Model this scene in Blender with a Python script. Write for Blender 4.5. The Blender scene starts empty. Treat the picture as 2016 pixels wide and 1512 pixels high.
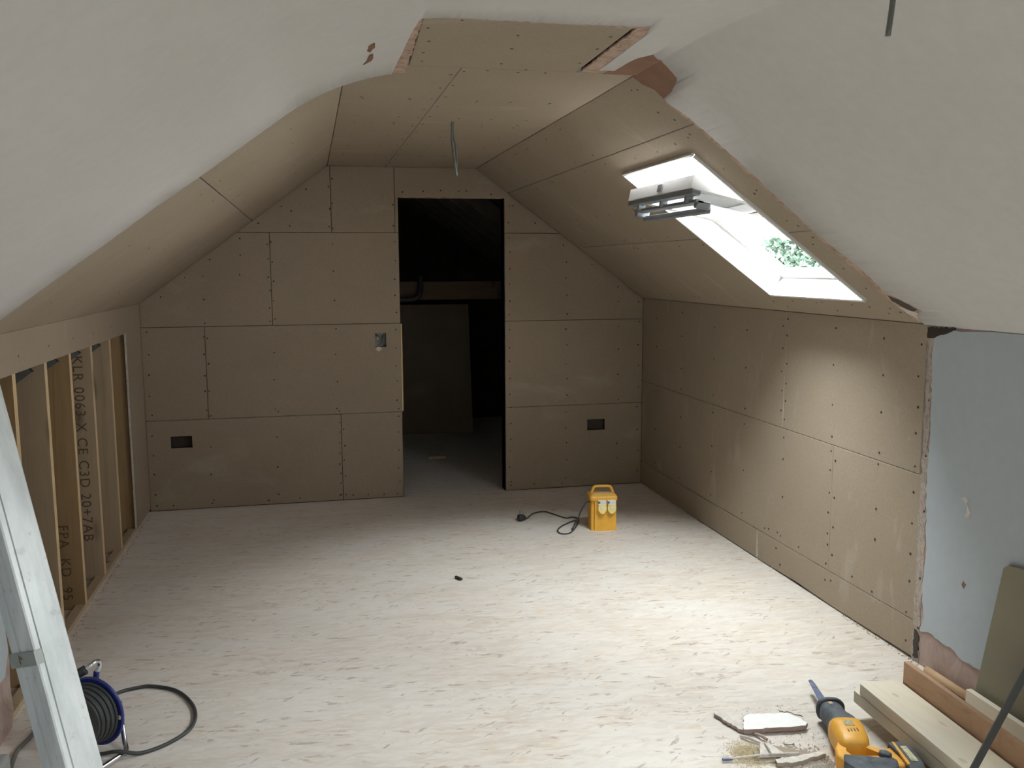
import bpy, bmesh, math, random
from mathutils import Vector, Matrix
from mathutils.geometry import tessellate_polygon
random.seed(7)
S = bpy.context.scene
COL = S.collection
V = Vector

# ------------------------------------------------------------------ camera
cd = bpy.data.cameras.new('camera'); cam = bpy.data.objects.new('camera', cd); COL.objects.link(cam)
cd.sensor_width = 36.0; cd.lens = 1800 / 2016 * 36; cd.clip_start = 0.02; cd.clip_end = 300
cF = V((0.21356677, 0.96853205, -0.12780811)); cR = V((0.97639, -0.21595761, -0.00498727)); cU = V((0.03243146, 0.12372545, 0.99178638))
cam.matrix_world = Matrix(((cR.x, cU.x, -cF.x, 0), (cR.y, cU.y, -cF.y, 0), (cR.z, cU.z, -cF.z, 1.55), (0, 0, 0, 1)))
S.camera = cam

# ------------------------------------------------------------------ sky, exposure
W = bpy.data.worlds.new('overcast_sky'); S.world = W; W.use_nodes = True
wn = W.node_tree; wn.nodes.clear()
wo = wn.nodes.new('ShaderNodeOutputWorld'); wb = wn.nodes.new('ShaderNodeBackground')
wr = wn.nodes.new('ShaderNodeValToRGB'); wt = wn.nodes.new('ShaderNodeTexCoord'); ws = wn.nodes.new('ShaderNodeSeparateXYZ')
wn.links.new(wt.outputs['Generated'], ws.inputs[0]); wn.links.new(ws.outputs['Z'], wr.inputs[0])
wr.color_ramp.elements[0].position = 0.0; wr.color_ramp.elements[0].color = (0.93, 0.94, 0.96, 1)
wr.color_ramp.elements[1].position = 0.8; wr.color_ramp.elements[1].color = (1.0, 1.0, 1.01, 1)
wn.links.new(wr.outputs[0], wb.inputs['Color']); wb.inputs['Strength'].default_value = 1.0
wn.links.new(wb.outputs[0], wo.inputs[0])
S.view_settings.view_transform = 'Standard'; S.view_settings.look = 'None'
S.view_settings.gamma = 1.0; S.view_settings.use_curve_mapping = False
S.view_settings.exposure = 5.42
try:
    S.cycles.use_denoising = True; S.cycles.max_bounces = 9; S.cycles.diffuse_bounces = 6
    S.cycles.caustics_reflective = False; S.cycles.caustics_refractive = False
    S.cycles.sample_clamp_indirect = 6.0
except Exception: pass

# ------------------------------------------------------------------ room numbers (metres)
D = 6.07; XL = -1.034; XR = 2.280; EL = 1.3286; ER = 1.3249; CZ = 2.19; M = 0.734; YF = -2.4
XFL = XL + (CZ - EL) / M          # fold left
XFR = XR - (CZ - ER) / M          # fold right
NRM = math.hypot(1, M); CS = 1 / NRM; SN = M / NRM

# sky portals in the roof-window openings (light sampling only)
def portal(x0, x1, y0, y1, off=0.13, side=1):
    ld = bpy.data.lights.new('sky_portal', 'AREA'); ld.shape = 'RECTANGLE'
    ld.size = (x1 - x0) * NRM; ld.size_y = y1 - y0; ld.cycles.is_portal = True
    o = bpy.data.objects.new('sky_portal', ld); COL.objects.link(o)
    xc = (x0 + x1) / 2; yc = (y0 + y1) / 2; zc = ER + M * (XR - xc) if side > 0 else EL + M * (xc - XL)
    n = V((side * SN, 0, CS)); c = V((xc, yc, zc)) + n * off
    z = n; x = V((side * CS, 0, -SN)); y = z.cross(x)
    o.matrix_world = Matrix(((x.x, y.x, z.x, c.x), (x.y, y.y, z.y, c.y), (x.z, y.z, z.z, c.z), (0, 0, 0, 1)))
W1 = (1.408, 2.162, 3.250, 4.020)     # roof window in view: x0,x1,y0,y1
W2 = (1.408, 2.162, 0.65, 1.50)       # its unseen neighbour beside the camera, inferred and added for daylight
W3 = (1.408, 2.162, -1.55, -0.70)     # another unseen one behind it, added as fill light
portal(*W1); portal(*W2); portal(*W3)

# ------------------------------------------------------------------ materials
def mat(name): 
    m = bpy.data.materials.new(name); m.use_nodes = True
    nt = m.node_tree; b = nt.nodes['Principled BSDF']; return m, nt, b
def tc(nt, scale=(1, 1, 1), rot=(0, 0, 0), loc=(0, 0, 0)):
    t = nt.nodes.new('ShaderNodeTexCoord'); mp = nt.nodes.new('ShaderNodeMapping')
    mp.inputs['Scale'].default_value = scale; mp.inputs['Rotation'].default_value = rot; mp.inputs['Location'].default_value = loc
    nt.links.new(t.outputs['Object'], mp.inputs['Vector']); return mp.outputs[0]
def noise(nt, vec, scale, detail=4, rough=0.55, dist=0.0):
    n = nt.nodes.new('ShaderNodeTexNoise'); n.inputs['Scale'].default_value = scale; n.inputs['Detail'].default_value = detail
    n.inputs['Roughness'].default_value = rough; n.inputs['Distortion'].default_value = dist
    nt.links.new(vec, n.inputs['Vector']); return n.outputs['Fac']
def ramp(nt, fac, stops):
    r = nt.nodes.new('ShaderNodeValToRGB'); e = r.color_ramp.elements
    while len(e) < len(stops): e.new(0.5)
    for i, (p, c) in enumerate(stops):
        e[i].position = p; e[i].color = (c[0], c[1], c[2], 1) if not isinstance(c, (int, float)) else (c, c, c, 1)
    nt.links.new(fac, r.inputs[0]); return r.outputs[0]
def mix(nt, fac, a, b, mode='MIX'):
    m = nt.nodes.new('ShaderNodeMix'); m.data_type = 'RGBA'; m.blend_type = mode
    for i, x in ((0, fac), (6, a), (7, b)):
        if isinstance(x, (int, float)): m.inputs[i].default_value = x
        elif isinstance(x, tuple): m.inputs[i].default_value = (x[0], x[1], x[2], 1)
        else: nt.links.new(x, m.inputs[i])
    return m.outputs[2]
def bump(nt, b, h, strength=0.2, dist=0.002):
    bp = nt.nodes.new('ShaderNodeBump'); bp.inputs['Strength'].default_value = strength; bp.inputs['Distance'].default_value = dist
    nt.links.new(h, bp.inputs['Height']); nt.links.new(bp.outputs[0], b.inputs['Normal'])
def simple(name, col, rough=0.6, metal=0.0, var=0.0, scale=30, bumps=0.0, spec=None):
    m, nt, b = mat(name); b.inputs['Roughness'].default_value = rough; b.inputs['Metallic'].default_value = metal
    if spec is not None: b.inputs['Specular IOR Level'].default_value = spec
    v = tc(nt); n = noise(nt, v, scale, 5)
    lo = tuple(c * (1 - var) for c in col); hi = tuple(min(1, c * (1 + var)) for c in col)
    nt.links.new(ramp(nt, n, [(0.3, lo), (0.7, hi)]), b.inputs['Base Color'])
    if bumps: bump(nt, b, n, bumps)
    return m

def m_board():
    m, nt, b = mat('plasterboard_paper'); b.inputs['Roughness'].default_value = 0.85; b.inputs['Specular IOR Level'].default_value = 0.2
    v = tc(nt)
    c = ramp(nt, noise(nt, v, 1.3, 4), [(0.3, (0.345, 0.285, 0.218)), (0.7, (0.395, 0.330, 0.256))])
    c = mix(nt, 0.25, c, ramp(nt, noise(nt, v, 90, 3), [(0.35, (0.31, 0.25, 0.182)), (0.65, (0.43, 0.355, 0.27))]))
    # thin scuffs and filler smears of plaster dust
    sm = ramp(nt, noise(nt, tc(nt, (1.6, 7, 3), (0, 0, 0.5)), 1.0, 5, 0.6, 0.6), [(0.60, 0.0), (0.76, 0.5)])
    c = mix(nt, sm, c, (0.50, 0.46, 0.40))
    nt.links.new(c, b.inputs['Base Color']); bump(nt, b, noise(nt, v, 160, 2), 0.05); return m
def m_skim(name, a, c2, warm=0.0):
    m, nt, b = mat(name); b.inputs['Roughness'].default_value = 0.7; b.inputs['Specular IOR Level'].default_value = 0.3
    v = tc(nt)
    c = ramp(nt, noise(nt, v, 0.9, 3), [(0.3, a), (0.7, c2)])
    c = mix(nt, 0.3, c, ramp(nt, noise(nt, v, 25, 5), [(0.3, tuple(x * 0.93 for x in a)), (0.7, c2)]))
    nt.links.new(c, b.inputs['Base Color']); bump(nt, b, noise(nt, v, 3.0, 3), 0.12, 0.01); return m
def m_torn(name, a, c2, scale=22):
    m, nt, b = mat(name); b.inputs['Roughness'].default_value = 0.95; b.inputs['Specular IOR Level'].default_value = 0.1
    v = tc(nt); n = noise(nt, v, scale, 8, 0.7, 1.0)
    nt.links.new(ramp(nt, n, [(0.32, a), (0.55, c2), (0.75, tuple(min(1, x * 1.25) for x in c2))]), b.inputs['Base Color'])
    bump(nt, b, n, 0.6, 0.004); return m
def m_wood(name, a, c2, grain=(30, 30, 2), rough=0.65, dust=0.0, axis=2, knots=1.0):
    m, nt, b = mat(name); b.inputs['Roughness'].default_value = rough; b.inputs['Specular IOR Level'].default_value = 0.25
    v = tc(nt, grain)
    n = noise(nt, v, 1.0, 6, 0.6, 0.8)
    c = ramp(nt, n, [(0.3, a), (0.5, c2), (0.75, tuple(x * 0.85 for x in c2))])
    w = nt.nodes.new('ShaderNodeTexVoronoi'); w.inputs['Scale'].default_value = 1.0
    ks = [7, 7, 7]; ks[axis] = 2.2
    nt.links.new(tc(nt, tuple(ks)), w.inputs['Vector'])
    k = ramp(nt, w.outputs['Distance'], [(0.04, 0.8 * knots), (0.13, 0.35 * knots), (0.2, 0.0)])
    c = mix(nt, k, c, tuple(x * 0.38 for x in a))
    if dust: c = mix(nt, ramp(nt, noise(nt, tc(nt), 6, 5), [(0.35, 0.0), (0.7, dust)]), c, (0.68, 0.64, 0.57))
    nt.links.new(c, b.inputs['Base Color']); bump(nt, b, n, 0.12); return m
def m_osb():
    m, nt, b = mat('dusty_strand_board'); b.inputs['Roughness'].default_value = 0.6; b.inputs['Specular IOR Level'].default_value = 0.45
    b.inputs['Sheen Weight'].default_value = 0.5; b.inputs['Sheen Roughness'].default_value = 0.6
    base = (0.66, 0.585, 0.50)
    col = None
    def vor(scale, rot, seed):
        vv = tc(nt, (1, 1, 1), (0, 0, 0))
        # gentle warp so strands are not straight rules
        nz = nt.nodes.new('ShaderNodeTexNoise'); nz.inputs['Scale'].default_value = 9; nz.inputs['Detail'].default_value = 3
        nt.links.new(vv, nz.inputs['Vector'])
        ad = nt.nodes.new('ShaderNodeVectorMath'); ad.operation = 'MULTIPLY_ADD'
        nt.links.new(nz.outputs['Color'], ad.inputs[0]); ad.inputs[1].default_value = (0.055, 0.055, 0); nt.links.new(vv, ad.inputs[2])
        mp = nt.nodes.new('ShaderNodeMapping'); mp.vector_type = 'TEXTURE' if False else 'POINT'
        mp.inputs['Rotation'].default_value = (0, 0, rot); mp.inputs['Location'].default_value = (seed, seed * 1.7, 0)
        nt.links.new(ad.outputs[0], mp.inputs['Vector'])
        mp2 = nt.nodes.new('ShaderNodeMapping'); mp2.inputs['Scale'].default_value = scale; nt.links.new(mp.outputs[0], mp2.inputs['Vector'])
        w = nt.nodes.new('ShaderNodeTexVoronoi'); w.inputs['Scale'].default_value = 1.0; nt.links.new(mp2.outputs[0], w.inputs['Vector'])
        sp = nt.nodes.new('ShaderNodeSeparateColor'); nt.links.new(w.outputs['Color'], sp.inputs[0])
        return sp.outputs[0], w.outputs['Distance']
    r1, d1 = vor((11, 60, 1), 0.05, 1.0)
    c = ramp(nt, r1, [(0.0, (0.47, 0.375, 0.29)), (0.25, (0.64, 0.54, 0.44)), (0.6, (0.68, 0.60, 0.51)), (0.85, (0.56, 0.47, 0.385)), (1.0, (0.50, 0.42, 0.34))])
    r2, d2 = vor((14, 75, 1), 0.42, 4.0)
    c = mix(nt, ramp(nt, r2, [(0.72, 0.0), (0.78, 0.55)]), c, (0.55, 0.43, 0.31))
    r3, d3 = vor((13, 85, 1), -0.35, 8.0)
    c = mix(nt, ramp(nt, r3, [(0.80, 0.0), (0.84, 0.5)]), c, (0.50, 0.40, 0.31))
    # large pale zones of plaster dust that bury the strands, streaked the way the broom went
    dz = ramp(nt, noise(nt, tc(nt, (1.0, 1.9, 1), (0, 0, 0.15)), 1.6, 6, 0.62, 0.4), [(0.34, 0.10), (0.66, 0.80)])
    fine = noise(nt, tc(nt, (1.0, 3.0, 1)), 20, 6, 0.7)
    dz2 = mix(nt, 0.35, dz, ramp(nt, fine, [(0.36, 0.1), (0.62, 1.0)]))
    c = mix(nt, dz2, c, (0.70, 0.672, 0.642))
    # sparse dark strands and chips showing through the dust
    r4, d4 = vor((12, 80, 1), 0.16, 13.0)
    brk = ramp(nt, noise(nt, tc(nt), 26, 3), [(0.45, 0.0), (0.60, 1.0)])
    k = mix(nt, 1.0, ramp(nt, r4, [(0.91, 0.0), (0.94, 0.75)]), brk, 'MULTIPLY')
    c = mix(nt, k, c, (0.34, 0.25, 0.18))
    r5, d5 = vor((22, 120, 1), -0.6, 17.0)
    k = mix(nt, 1.0, ramp(nt, r5, [(0.965, 0.0), (0.975, 0.8)]), brk, 'MULTIPLY')
    c = mix(nt, k, c, (0.30, 0.25, 0.21))
    r6, d6 = vor((9, 34, 1), 0.2, 23.0)
    k = mix(nt, 1.0, ramp(nt, r6, [(0.90, 0.0), (0.94, 0.5)]), ramp(nt, noise(nt, tc(nt), 12, 4), [(0.5, 0.0), (0.62, 1.0)]), 'MULTIPLY')
    c = mix(nt, k, c, (0.58, 0.45, 0.32))
    # specks
    sp = nt.nodes.new('ShaderNodeTexVoronoi'); sp.inputs['Scale'].default_value = 26; nt.links.new(tc(nt), sp.inputs['Vector'])
    s2 = nt.nodes.new('ShaderNodeSeparateColor'); nt.links.new(sp.outputs['Color'], s2.inputs[0])
    k = mix(nt, 1.0, ramp(nt, sp.outputs['Distance'], [(0.07, 0.8), (0.11, 0.0)]), ramp(nt, s2.outputs[0], [(0.86, 0.0), (0.88, 1.0)]), 'MULTIPLY')
    c = mix(nt, k, c, (0.2, 0.17, 0.15))
    nt.links.new(c, b.inputs['Base Color'])
    bump(nt, b, mix(nt, 0.5, r1, fine), 0.12, 0.002)
    return m
BOARD = m_board()
SKIM = m_skim('grey_white_skim', (0.60, 0.588, 0.570), (0.66, 0.648, 0.632))
BLUE = m_skim('pale_blue_paint', (0.44, 0.50, 0.545), (0.49, 0.55, 0.60))
PINK = m_torn('pink_base_plaster', (0.36, 0.265, 0.235), (0.46, 0.36, 0.325), 6)
TORN = m_torn('torn_paper_and_plaster', (0.30, 0.20, 0.145), (0.52, 0.39, 0.31))
RED = m_torn('brown_backing_plaster', (0.235, 0.135, 0.090), (0.275, 0.165, 0.115), 5)
GRIT = m_torn('gritty_edge', (0.27, 0.225, 0.19), (0.47, 0.405, 0.36), 40)
CORE = m_torn('gypsum_core', (0.55, 0.50, 0.45), (0.70, 0.66, 0.62), 30)
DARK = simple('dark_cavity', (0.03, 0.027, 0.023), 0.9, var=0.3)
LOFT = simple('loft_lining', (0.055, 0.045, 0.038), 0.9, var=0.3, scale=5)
SCREW = simple('dark_screw_head', (0.045, 0.035, 0.028), 0.6)
PINE = m_wood('pale_stud_pine', (0.60, 0.43, 0.24), (0.70, 0.54, 0.33), (30, 30, 1.6))
PINE2 = m_wood('dark_stud_pine', (0.36, 0.235, 0.115), (0.45, 0.31, 0.165), (26, 26, 1.6))
PINE3 = m_wood('grey_brown_stud_pine', (0.43, 0.33, 0.22), (0.52, 0.41, 0.285), (26, 26, 1.6))
PLANK = m_wood('sawn_plank', (0.70, 0.62, 0.47), (0.76, 0.69, 0.55), (26, 1.6, 26), dust=0.5, axis=1, knots=0.6)
JOIST = m_wood('brown_rough_board', (0.40, 0.235, 0.135), (0.50, 0.31, 0.19), (22, 5, 60), dust=0.12, axis=1, knots=0.3)
OSB = m_osb()
WHITE = simple('white_window_paint', (0.80, 0.80, 0.79), 0.4, var=0.02)
GREYM = simple('grey_anodised_bar', (0.30, 0.325, 0.35), 0.4, 0.4, var=0.06)
STEEL = simple('chrome_tube', (0.72, 0.74, 0.78), 0.18, 1.0, var=0.05)
BLK = simple('black_rubber', (0.028, 0.030, 0.032), 0.5, var=0.3)
CABLE = simple('dark_cable_sheath', (0.050, 0.054, 0.056), 0.5, var=0.2)
GCAB = simple('grey_cable_sheath', (0.16, 0.165, 0.155), 0.5, var=0.15)
YEL = simple('yellow_case', (0.78, 0.42, 0.055), 0.5, var=0.10, scale=14)
YDUST = simple('dusty_yellow_top', (0.66, 0.47, 0.22), 0.7, var=0.12, scale=25)
YSOCK = simple('yellow_socket_flap', (0.86, 0.72, 0.25), 0.4, var=0.05)
SOCKW = simple('pale_socket_plate', (0.72, 0.74, 0.72), 0.4, var=0.08)
BLUEP = simple('blue_drum_plastic', (0.022, 0.035, 0.20), 0.4, var=0.15)
ORG = simple('orange_tool_plastic', (0.80, 0.40, 0.045), 0.45, var=0.10, scale=20)
TOOLB = simple('dusty_black_rubber', (0.075, 0.088, 0.105), 0.65, var=0.45, scale=35)
BLADE = simple('worn_blue_steel', (0.13, 0.15, 0.24), 0.45, 0.5, var=0.4, scale=40)
BAR = simple('black_powder_coat', (0.022, 0.028, 0.028), 0.5, var=0.2)
PAPER = simple('white_paper_face', (0.86, 0.86, 0.85), 0.7, var=0.03)
GALV = simple('galvanised_metal', (0.24, 0.26, 0.25), 0.5, 0.6, var=0.5, scale=60)
FOIL = simple('grey_insulation', (0.17, 0.175, 0.165), 0.6, var=0.15)
PLY = simple('tan_board_face', (0.285, 0.265, 0.195), 0.8, var=0.07, scale=4)
LEAF = simple('leaf_green', (0.034, 0.062, 0.042), 0.7, var=0.5, scale=3)
BARK = simple('bark', (0.12, 0.09, 0.06), 0.9)
GROUND = simple('light_ground', (0.42, 0.44, 0.42), 0.9, var=0.1, scale=0.3)
INK = simple('stencil_ink', (0.15, 0.10, 0.065), 0.8, var=0.45, scale=60)
def m_post():
    m, nt, b = mat('dusty_pale_metal'); b.inputs['Roughness'].default_value = 0.5; b.inputs['Metallic'].default_value = 0.15
    n = noise(nt, tc(nt, (20, 20, 3)), 1.0, 6, 0.65)
    c = ramp(nt, n, [(0.3, (0.44, 0.47, 0.48)), (0.6, (0.60, 0.63, 0.64)), (0.8, (0.68, 0.70, 0.70))])
    c = mix(nt, ramp(nt, noise(nt, tc(nt), 45, 5), [(0.62, 0.0), (0.72, 0.5)]), c, (0.30, 0.30, 0.27))
    nt.links.new(c, b.inputs['Base Color']); bump(nt, b, n, 0.05); return m
POST = m_post()
def m_glass():
    m = bpy.data.materials.new('window_glass'); m.use_nodes = True; nt = m.node_tree; nt.nodes.clear()
    o = nt.nodes.new('ShaderNodeOutputMaterial'); t = nt.nodes.new('ShaderNodeBsdfTransparent'); g = nt.nodes.new('ShaderNodeBsdfGlossy')
    t.inputs[0].default_value = (0.93, 0.96, 0.95, 1); g.inputs['Roughness'].default_value = 0.02
    f = nt.nodes.new('ShaderNodeFresnel'); f.inputs['IOR'].default_value = 1.45; mx = nt.nodes.new('ShaderNodeMixShader')
    nt.links.new(f.outputs[0], mx.inputs[0]); nt.links.new(t.outputs[0], mx.inputs[1]); nt.links.new(g.outputs[0], mx.inputs[2])
    nt.links.new(mx.outputs[0], o.inputs[0]); return m
GLASS = m_glass()

# ------------------------------------------------------------------ helpers
def link(name, me, m, parent=None, smooth=False):
    o = bpy.data.objects.new(name, me); COL.objects.link(o)
    for mm in (m if isinstance(m, (list, tuple)) else [m]): me.materials.append(mm)
    if smooth:
        for p in me.polygons: p.use_smooth = True
    if parent: o.parent = parent
    return o
def pyd(name, vs, fs, m, parent=None, smooth=False, mids=None):
    me = bpy.data.meshes.new(name); me.from_pydata([tuple(v) for v in vs], [], fs); me.update()
    bm = bmesh.new(); bm.from_mesh(me); bmesh.ops.recalc_face_normals(bm, faces=bm.faces); bm.to_mesh(me); bm.free()
    o = link(name, me, m, parent, smooth)
    if mids:
        for p, i in zip(me.polygons, mids): p.material_index = i
    return o
def empty(name, loc=(0, 0, 0), parent=None, **kw):
    o = bpy.data.objects.new(name, None); COL.objects.link(o); o.location = loc; o.empty_display_size = 0.1
    if parent: o.parent = parent
    for k, v in kw.items(): o[k] = v
    return o
def tag(o, label, cat, group=None):
    o['label'] = label; o['category'] = cat
    if group: o['group'] = group
    return o
def struct(o): o['kind'] = 'structure'; return o
def poly(name, frame, outer, th, m, parent=None, holes=(), off=0.0, inset=0.0, mids=None):
    """slab: outline in the (u,v) of frame=(O,U,V,N); front face at +off along N, thickness th going to -N."""
    O, U, Vv, N = frame
    loops = [list(outer)] + [list(h) for h in holes]
    tess = tessellate_polygon([[V((a, b, 0)) for a, b in l] for l in loops])
    flat = [p for l in loops for p in l]; n = len(flat)
    P = lambda a, b, d: O + U * a + Vv * b + N * d
    front = [P(a, b, off) for a, b in flat]
    fs = []; ids = []
    if inset:   # chamfered front edge on the outer loop
        lo = loops[0]; k = len(lo); ins = []
        area = sum(lo[i][0] * lo[(i + 1) % k][1] - lo[(i + 1) % k][0] * lo[i][1] for i in range(k)); sg = 1 if area > 0 else -1
        for i in range(k):
            p, q, r = V(lo[i - 1]), V(lo[i]), V(lo[(i + 1) % k])
            d1 = (q - p).normalized(); d2 = (r - q).normalized()
            n1 = V((-d1.y, d1.x)) * sg; n2 = V((-d2.y, d2.x)) * sg; b = n1 + n2
            b = b / max(0.3, b.length_squared) * 2 if b.length > 1e-6 else n1
            ins.append((q.x + b.x * inset, q.y + b.y * inset))
        front = [P(a, b, off) for a, b in ins] + front[k:]
        rim = [P(a, b, off - inset) for a, b in flat]
    else: rim = None
    back = [P(a, b, off - th) for a, b in flat]
    vs = front + back + (rim or [])
    for t in tess: fs.append(tuple(t)); ids.append(0); fs.append(tuple(n + i for i in reversed(t))); ids.append(0)
    s = 0
    for l in loops:
        k = len(l)
        for i in range(k):
            a, b = s + i, s + (i + 1) % k
            if rim:
                fs.append((a, b, 2 * n + b, 2 * n + a)); ids.append(0)
                fs.append((2 * n + a, 2 * n + b, n + b, n + a)); ids.append(1)
            else: fs.append((a, b, n + b, n + a)); ids.append(1)
        s += k
    return pyd(name, vs, fs, m if isinstance(m, (list, tuple)) else [m, m], parent, mids=ids)
def rect(u0, v0, u1, v1): return [(u0, v0), (u1, v0), (u1, v1), (u0, v1)]
def jag(pts, amp=0.006, step=0.02, closed=True):
    out = []; k = len(pts)
    for i in range(k if closed else k - 1):
        a = V(pts[i]); b = V(pts[(i + 1) % k]); L = (b - a).length; n = max(1, int(L / step)); d = (b - a).normalized() if L else V((0, 0)); nn = V((-d.y, d.x))
        for j in range(n):
            t = j / n; q = a + (b - a) * t + nn * (random.uniform(-amp, amp) if j else 0); out.append((q.x, q.y))
    if not closed: out.append(tuple(pts[-1]))
    return out
def boxm(name, c, s, m, parent=None, bev=0.0, rot=None, seg=2):
    me = bpy.data.meshes.new(name); bm = bmesh.new(); bmesh.ops.create_cube(bm, size=1)
    for v in bm.verts: v.co = V((v.co.x * s[0], v.co.y * s[1], v.co.z * s[2]))
    if bev: bmesh.ops.bevel(bm, geom=bm.edges[:], offset=bev, segments=seg, affect='EDGES', profile=0.5)
    R = rot.to_4x4() if rot is not None else Matrix.Identity(4)
    bm.transform(Matrix.Translation(V(c)) @ R); bm.to_mesh(me); bm.free()
    return link(name, me, m, parent)
def smoothpath(pts, n=6):
    P = [V(p) for p in pts]; out = []
    for i in range(len(P) - 1):
        p0 = P[max(0, i - 1)]; p1 = P[i]; p2 = P[i + 1]; p3 = P[min(len(P) - 1, i + 2)]
        for j in range(n):
            t = j / n
            out.append(0.5 * ((2 * p1) + (p2 - p0) * t + (2 * p0 - 5 * p1 + 4 * p2 - p3) * t * t + (3 * p1 - p0 - 3 * p2 + p3) * t ** 3))
    out.append(P[-1]); return out
def tube(name, pts, r, m, parent=None, seg=10, sm=6, taper=None, closed=False, flat=None):
    P = smoothpath(pts, sm) if sm else [V(p) for p in pts]
    vs = []; fs = []; up = None
    for i, p in enumerate(P):
        d = (P[min(i + 1, len(P) - 1)] - P[max(i - 1, 0)]).normalized()
        if up is None:
            up = V((0, 0, 1)) if abs(d.z) < 0.9 else V((1, 0, 0))
        s = d.cross(up).normalized(); up = s.cross(d).normalized()
        rr = r if taper is None else r * taper(i / (len(P) - 1))
        for k in range(seg):
            a = 2 * math.pi * k / seg
            vs.append(p + s * math.cos(a) * rr * (flat or 1) + up * math.sin(a) * rr)
    n = len(P)
    for i in range(n - 1):
        for k in range(seg):
            a = i * seg + k; b = i * seg + (k + 1) % seg
            fs.append((a, b, b + seg, a + seg))
    fs.append(tuple(range(seg))); fs.append(tuple((n - 1) * seg + k for k in range(seg)))
    return pyd(name, vs, fs, m, parent, smooth=True)
def loft(name, secs, m, parent=None, seg=24, e=3.0):
    """secs: (centre, side vec, up vec, half width, half height)"""
    vs = []; fs = []
    for c, s, u, w, h in secs:
        for k in range(seg):
            a = 2 * math.pi * k / seg; ca, sa = math.cos(a), math.sin(a)
            x = math.copysign(abs(ca) ** (2 / e), ca) * w; y = math.copysign(abs(sa) ** (2 / e), sa) * h
            vs.append(V(c) + s * x + u * y)
    n = len(secs)
    for i in range(n - 1):
        for k in range(seg):
            a = i * seg + k; b = i * seg + (k + 1) % seg; fs.append((a, b, b + seg, a + seg))
    fs.append(tuple(range(seg))); fs.append(tuple((n - 1) * seg + k for k in range(seg)))
    return pyd(name, vs, fs, m, parent, smooth=True)
def extrude_path(name, prof, origin, a1, a2, axis, L, m, parent=None):
    vs = [V(origin) + a1 * p[0] + a2 * p[1] for p in prof]; vs += [v + axis * L for v in vs]; n = len(prof)
    fs = [(i, (i + 1) % n, n + (i + 1) % n, n + i) for i in range(n)] + [tuple(range(n)), tuple(range(n, 2 * n))]
    return pyd(name, vs, fs, m, parent)

# ------------------------------------------------------------------ frames of the room's planes
X_, Y_, Z_ = V((1, 0, 0)), V((0, 1, 0)), V((0, 0, 1)); O_ = V((0, 0, 0))
F_BACK = (V((0, D, 0)), X_, Z_, -Y_)
F_RIGHT = (V((XR, 0, 0)), Y_, Z_, -X_)
F_LEFT = (V((XL, 0, 0)), Y_, Z_, X_)
F_CEIL = (V((0, 0, CZ)), X_, Y_, -Z_)
F_SR = (V((0, 0, ER + M * XR)), V((1, 0, -M)), Y_, V((-SN, 0, -CS)))      # (x, y) on the right slope
F_SL = (V((0, 0, EL - M * XL)), V((1, 0, M)), Y_, V((SN, 0, -CS)))        # (x, y) on the left slope
BT = 0.0125
BM = [BOARD, CORE]
G = 0.0016   # half joint
def board(frame, outer, parent, holes=(), th=BT, inset=0.0013, off=0.0):
    return poly('plasterboard', frame, outer, th, BM, parent, holes, off, inset)
def screws(frame, pts, parent, r=0.0052, off=0.0):
    O, U, Vv, N = frame; vs = []; fs = []; Un = U.normalized(); Vn = Vv.normalized()
    for a, b in pts:
        a += random.uniform(-.006, .006); b += random.uniform(-.012, .012)
        c = O + U * a + Vv * b; s = len(vs); rr = r * random.uniform(0.8, 1.15)
        for k in range(6):
            t = k * math.pi / 3; vs.append(c + (Un * math.cos(t) + Vn * math.sin(t)) * rr + N * (off + 0.0007))
        for k in range(6): vs.append(vs[s + k] - N * 0.003)
        fs.append(tuple(range(s, s + 6))); fs += [(s + k, s + (k + 1) % 6, s + 6 + (k + 1) % 6, s + 6 + k) for k in range(6)]
    o = pyd('screw_heads', vs, fs, SCREW, parent); o['kind'] = 'stuff'; return o
def col(u, v0, v1, step, ph=0.0):
    out = []; v = v0 + ph
    while v <= v1: out.append((u, v)); v += step
    return out

# ------------------------------------------------------------------ floor
fl = poly('floor', (O_, X_, Y_, Z_), rect(-2.05, YF - 0.1, XR + 0.2, 9.4), 0.05, OSB); struct(fl)

# ------------------------------------------------------------------ ceiling (flat part)
ceiling = struct(empty('ceiling'))
# boards above
CJX = 0.508; CY0 = 3.035
def cboard(x0, y0, x1, y1): board(F_CEIL, rect(x0 + G, y0 + G, x1 - G, y1 - G), ceiling)
cboard(XFL, CY0, CJX, 5.2); cboard(XFL, 5.2, CJX, D - .002); cboard(CJX, CY0, XFR, 4.24); cboard(CJX, 4.24, XFR, 5.44); cboard(CJX, 5.44, XFR, D - .002)
board(F_CEIL, [(0.337, CY0 - G), (0.313, 2.452), (0.884, 2.452), (0.893, CY0 - G)], ceiling)   # infill piece
poly('backing', (V((0, 0, CZ)), X_, Y_, -Z_), rect(XFL - .25, YF - .1, XFR + .25, 9.4), 0.12, [DARK, DARK], ceiling, off=-0.014)
# torn strips either side of the infill piece
poly('torn_paper', F_CEIL, jag([(0.335, 3.14), (0.285, 3.16), (0.286, 2.60), (0.290, 2.42), (0.317, 2.42), (0.312, 2.45)], 0.004), 0.006, TORN, ceiling, off=0.0018)
poly('torn_paper', F_CEIL, jag([(0.905, 3.02), (0.893, 2.45), (0.89, 2.40), (0.99, 2.40), (1.00, 3.02)], 0.003), 0.006, TORN, ceiling, off=0.0012)
poly('torn_paper', F_CEIL, jag([(0.30, 2.455), (0.30, 2.425), (0.90, 2.425), (0.90, 2.455)], 0.003), 0.005, TORN, ceiling, off=0.0008)
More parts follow.
